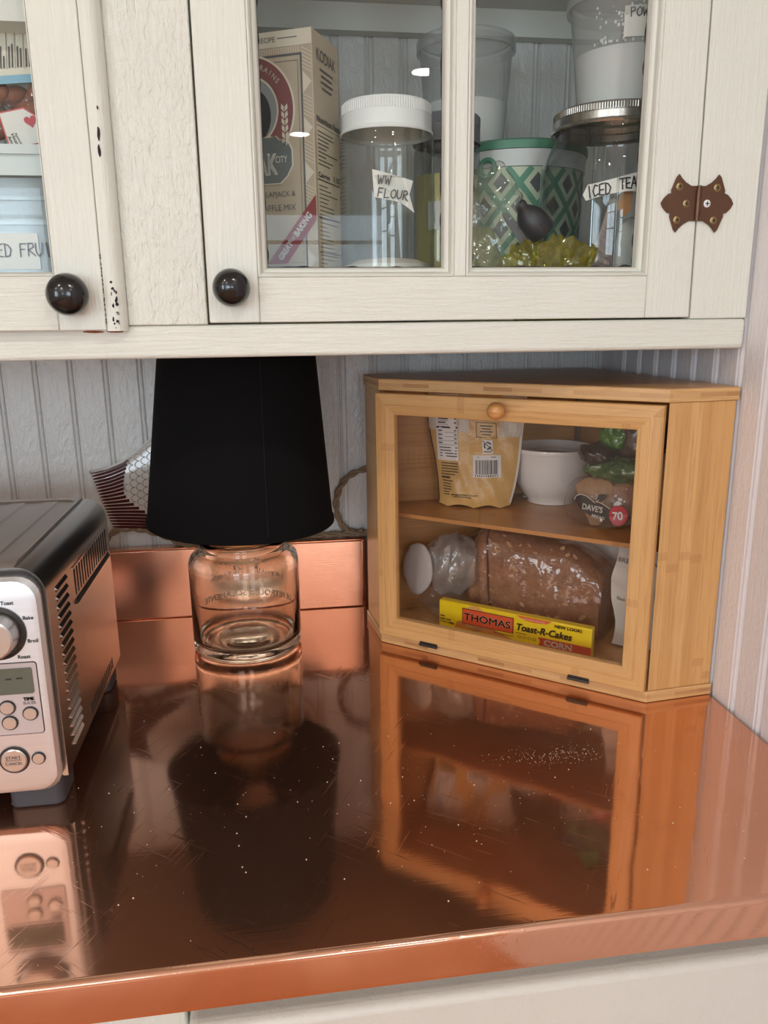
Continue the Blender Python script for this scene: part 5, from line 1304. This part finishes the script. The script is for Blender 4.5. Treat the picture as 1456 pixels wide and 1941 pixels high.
# ------------------------------------------------------------------ on the bread box floor
ZB = .0122+BO.z+.0003
tk = thing('corn_cake_box', 'low yellow packet of corn toaster cakes just behind the door', 'packet', tuple(F(.155, .060, ZB)), BA)
P0 = F(.0560, .0485, ZB); ex = (MBX.to_3x3() @ Vector((1, -.012, 0))).normalized(); ey = Vector((0, 0, 1)); en = (MBX.to_3x3() @ Vector((0, 1, 0)))
PW, PH, PD = .1955, .0385, .012
pk = MB(); q = [P0, P0+ex*PW, P0+ex*PW+en*PD, P0+en*PD]; pk.add(q+[a+ey*PH for a in q], [(3, 2, 1, 0), (4, 5, 6, 7), (0, 1, 5, 4), (1, 2, 6, 5), (2, 3, 7, 6), (3, 0, 4, 7)])
part('packet', pk, plain('yellow_card', lin(250, 216, 28), .35, coat=.3), tk, bevel=.0015)
def pfn(e):
    p = plane_fn(P0, ex, ey, e); return lambda u, v: p(u, .0062+v*.835)
Dec(pfn(.0004)).disc(.0500, .0190, .0155, 36, .0200).part('cake_picture', plain('toasted_cake_print', lin(228, 168, 92), .45), tk)
Dec(pfn(.0007)).disc(.0485, .0225, .0100, 30, .0105).part('cake_picture', plain('pale_cake_print', lin(238, 206, 160), .45), tk)
Dec(pfn(.0004)).poly([(.022, .0), (.100, .0), (.070, .0105), (.040, .0120), (.026, .0105)]).part('cake_picture', plain('brown_cake_print', lin(206, 132, 66), .45), tk)
Dec(pfn(.0010)).rect(.0330, .0090, .1010, .0330).part('brand_border', plain('packet_black', lin(52, 24, 20), .45), tk)
org = plain('packet_orange', lin(226, 84, 40), .45)
Dec(pfn(.0013)).rect(.0338, .0098, .1002, .0322).part('brand_panel', org, tk)
Dec(pfn(.0016)).text('THOMAS', .0668, .0160, .0150, 'c', xs=1.02, bold=.0006).part('lettering', plain('packet_pale', lin(232, 170, 130), .5), tk)
Dec(pfn(.0020)).text('THOMAS', .0668, .0160, .0150, 'c', xs=1.02, bold=.0002).rect(.0985, .0262, .0992, .0270).part('lettering', plain('packet_ink', lin(40, 20, 18), .45), tk, 'THOMAS in dark letters on orange')
Dec(pfn(.0008)).rect(.1360, .0, PW, .0118).poly([(.1360, .0), (.1360, .0118), (.1320, .0118), (.1348, .0060), (.1330, .0)]).part('flavour_panel', plain('packet_red_orange', lin(196, 72, 42), .45), tk)
Dec(pfn(.0013)).text('CORN', .1400, .0016, .0118, 'l', xs=1.0, bold=.0004).part('lettering', plain('packet_white', lin(240, 224, 206), .5), tk, 'CORN in white letters')
D = Dec(pfn(.0013)); D.text('Toast-R-Cakes', .1040, .0165, .0142, 'l', xs=.80, shear=.18, bold=.00035).text('NEW LOOK!', .1520, .0312, .0058, 'l', bold=.0002).text('NET WT', .0030, .0085, .0040, 'l', bold=.0001).text('7 OZ (198g)', .0030, .0042, .0038, 'l', bold=.0001).line([(.0035, .0150), (.0085, .0150)], .0016)
for k in range(4): D.ring(.1090+k*.0062, .0070, .0018, .0023, 0, 2*PI, 10)
D.line([(.083, .0052), (.101, .0052)], .0009); D.line([(.076, .0056), (.080, .0056)], .0009); D.line([(.104, .0122), (.118, .0122)], .0008)
D.part('lettering', plain('packet_ink2', lin(58, 38, 12), .45), tk, 'Toast-R-Cakes in dark script')
Dec(pfn(.0010)).poly([(.1040, PH-.0003), (.1150, PH-.0055), (.1280, PH-.0065), (.1420, PH-.0050), (.1480, PH-.0003)]).part('banner', plain('packet_banner', lin(228, 96, 60), .45), tk)
Dec(pfn(.0014)).text('NON-REFRIGERATED', .1262, PH-.0045, .0030, 'c').part('lettering', plain('packet_white2', lin(244, 230, 200), .5), tk)

lo = thing('seeded_loaf', 'brown seeded bread loaf in a crinkled clear bag behind the yellow packet', 'bread', tuple(F(.165, .118, ZB)), BA)
def loaf_pt(a, t):
    """a along, t round"""
    s = .0880+.1560*a; w0 = .0835+.012*a; hgt = .126-.020*a-.022*max(0, (a-.70)/.30)**2-(.012*(1-min(1, a/.10))**2)-.0; wd = .072
    k = 1-(.12*(1-min(1, a/.08))**2)
    ang = t*2*PI; cx, sz = math.cos(ang), math.sin(ang)
    sg = lambda q, p: math.copysign(abs(q)**p, q)
    return (s-.006*math.sin(ang)*(1-a)-.010*(1-a)*(1 if a < .02 else 0), w0+wd/2+wd/2*k*sg(cx, .62), hgt/2+hgt/2*k*sg(sz, .58)), a
lf_ = MB(); NA, NT_ = 44, 48
vs = []
for i in range(NA+1):
    for k in range(NT_):
        (s, w_, z), a = loaf_pt(i/NA, k/NT_)
        nz = noise.noise(Vector((s*40, w_*40, z*40)))*.0018
        vs.append(F(s, w_+nz, ZB+max(.0005, z+nz)))
fs = [(i*NT_+k, i*NT_+(k+1) % NT_, (i+1)*NT_+(k+1) % NT_, (i+1)*NT_+k) for i in range(NA) for k in range(NT_)]+[tuple(range(NT_)), tuple(range(NA*NT_, (NA+1)*NT_))[::-1]]
part('loaf', lf_.add(vs, fs), M['crust'], lo, 'brown seeded loaf', smooth=60)
# cut at the heel and rolled seeds on the crust
sd = MB(); random.seed(5)
for _ in range(48):
    a = random.uniform(.12, .92); t = random.uniform(.30, .66)
    (s, w_, z), _a = loaf_pt(a, t); r = random.uniform(.0022, .0052)
    q = MB().ball((0, 0, 0), (r, .0011, r*.55), 8, 5).xf(Matrix.Translation(F(s, w_-.0006, ZB+z)) @ Matrix.Rotation(BA, 4, 'Z') @ Matrix.Rotation(random.uniform(-1, 1), 4, 'Y')); sd.add(q.v, q.f)
part('oat_flakes', sd, plain('oat_flake', lin(186, 146, 108), .8), lo, 'pale oat flakes on the crust', kind='stuff')
(sa, wa_, za), _ = loaf_pt(.13, .5)
cutp = []
for k in range(15):
    t = .30+.42*k/14; (s, w_, z), _ = loaf_pt(.105+.03*k/14, t); cutp.append(F(s, w_-.0005, ZB+z))
part('slice_gap', MB().tube(cutp, .0014, 6), plain('slice_gap_shadow', lin(74, 44, 28), .9), lo, 'dark gap behind the heel slice')
fm = MB(); vs = []
for i in range(NA+1):
    for k in range(NT_):
        (s, w_, z), a = loaf_pt(i/NA, k/NT_)
        c0 = .119+.012*a; hz = (.126-.020*a-.022*max(0, (a-.70)/.30)**2)/2
        sc_ = 1.045+.05*noise.noise(Vector((s*60, k*.35, 2.0)))+.03*noise.noise(Vector((s*120, k*.8, 7.0)))
        vs.append(F(.17+(s-.17)*1.03, c0+(w_-c0)*sc_, ZB+max(.0003, hz+(z-hz)*(1.0+.6*(sc_-1)))))
fm.add(vs, fs[:-2]+fs[-2:])
part('bag_film', fm, film('loaf_bag_film', (.97, .96, .95), .03, (.8, .76, .72), .04, 36, .85, 1.7), lo, smooth=50)
# gathered bag tail to the left with a pale round end
tl = MB()
def tail_pt(a, t):
    s = .092-.084*a; rr = .018+.020*math.sin(PI*min(1, a*1.08))**.8+.006*noise.noise(Vector((a*9, math.cos(t*2*PI)*2, math.sin(t*2*PI)*2)))+.0022*noise.noise(Vector((a*26, math.cos(t*2*PI)*5, math.sin(t*2*PI)*5)))
    if a > .97: rr *= .55
    return F(s, .088+rr*.75*math.cos(t*2*PI), ZB+.0780-.010*a+rr*math.sin(t*2*PI)*1.05)
vs = [tail_pt(i/26, k/30) for i in range(27) for k in range(30)]
fs2 = [(i*30+k, i*30+(k+1) % 30, (i+1)*30+(k+1) % 30, (i+1)*30+k) for i in range(26) for k in range(30)]+[tuple(range(30)), tuple(range(26*30, 27*30))]
part('bag_tail', tl.add(vs, fs2), M['film_white'], lo, 'cloudy gathered tail of the bag', smooth=30)
part('tail_label', MB().ball((0, 0, 0), (.0245, .0055, .0330), 40, 22, .12, 40, 8, .9).xf(Matrix.Translation(F(.0195, .0600, ZB+.0700)) @ Matrix.Rotation(BA-.22, 4, 'Z') @ Matrix.Rotation(math.radians(-8), 4, 'X')), plain('pale_label_paper', lin(176, 170, 166), .5, bump=(50, .3, .003)), lo, 'pale round label on the bag tail')
part('bag_skirt', LB(F(.0500, .082, ZB+.024), (.036, .020, .0235), nu=40, nv=26, amp=.4, freq=40, seed=31, ridge=True), M['film'], lo, smooth=40)

pb = thing('paper_bread_bag', 'white printed paper bread bag crumpled behind the loaf', 'paper bag', tuple(F(.26, .20, ZB)), BA)
def pbag(a, b, side):
    s = .110+.220*a; z = .002+.150*b-.012*a*b+.006*noise.noise(Vector((a*4, 3, 1)))
    cr_ = .0045*noise.noise(Vector((a*7, b*7, side*3.3)))+.003*noise.noise(Vector((a*15, b*13, 5)))
    th = .006*math.sin(PI*min(1, max(0, b)))
    q_ = min(1, max(0, (a-.648)/.030)); y0 = .182-.082*q_*q_*(3-2*q_)
    return F(s+.004*math.sin(b*9), y0+side*th+cr_+(.0 if side < 0 else .004), ZB+z)
m_ = MB(); m_.grid(lambda a, b: pbag(a*.91, b, -1), 60, 24); m_.grid(lambda a, b: pbag(a*.91, b, 1), 60, 24)
part('paper_sheet', m_, M['paper_white'], pb, smooth=60)
def pbf(a, b): 
    q = pbag(a, b, -1); return q-(MBX.to_3x3() @ Vector((0, .0012, 0)))
D = Dec(pbf); D.text('BREAD ALONE', .690, .74, .055, 'l', xs=.62, rot=.0).text('filled G', .715, .42, .036, 'l', xs=.62).text('B', .765, .28, .045, 'l', xs=.62)
D.ring(.40, .90, .012, .017, 0, 6.28, 14).ring(.43, .915, .010, .014, 0, 6.28, 14)
D.part('lettering', M['ink_soft'], pb, 'BREAD A... in grey print')
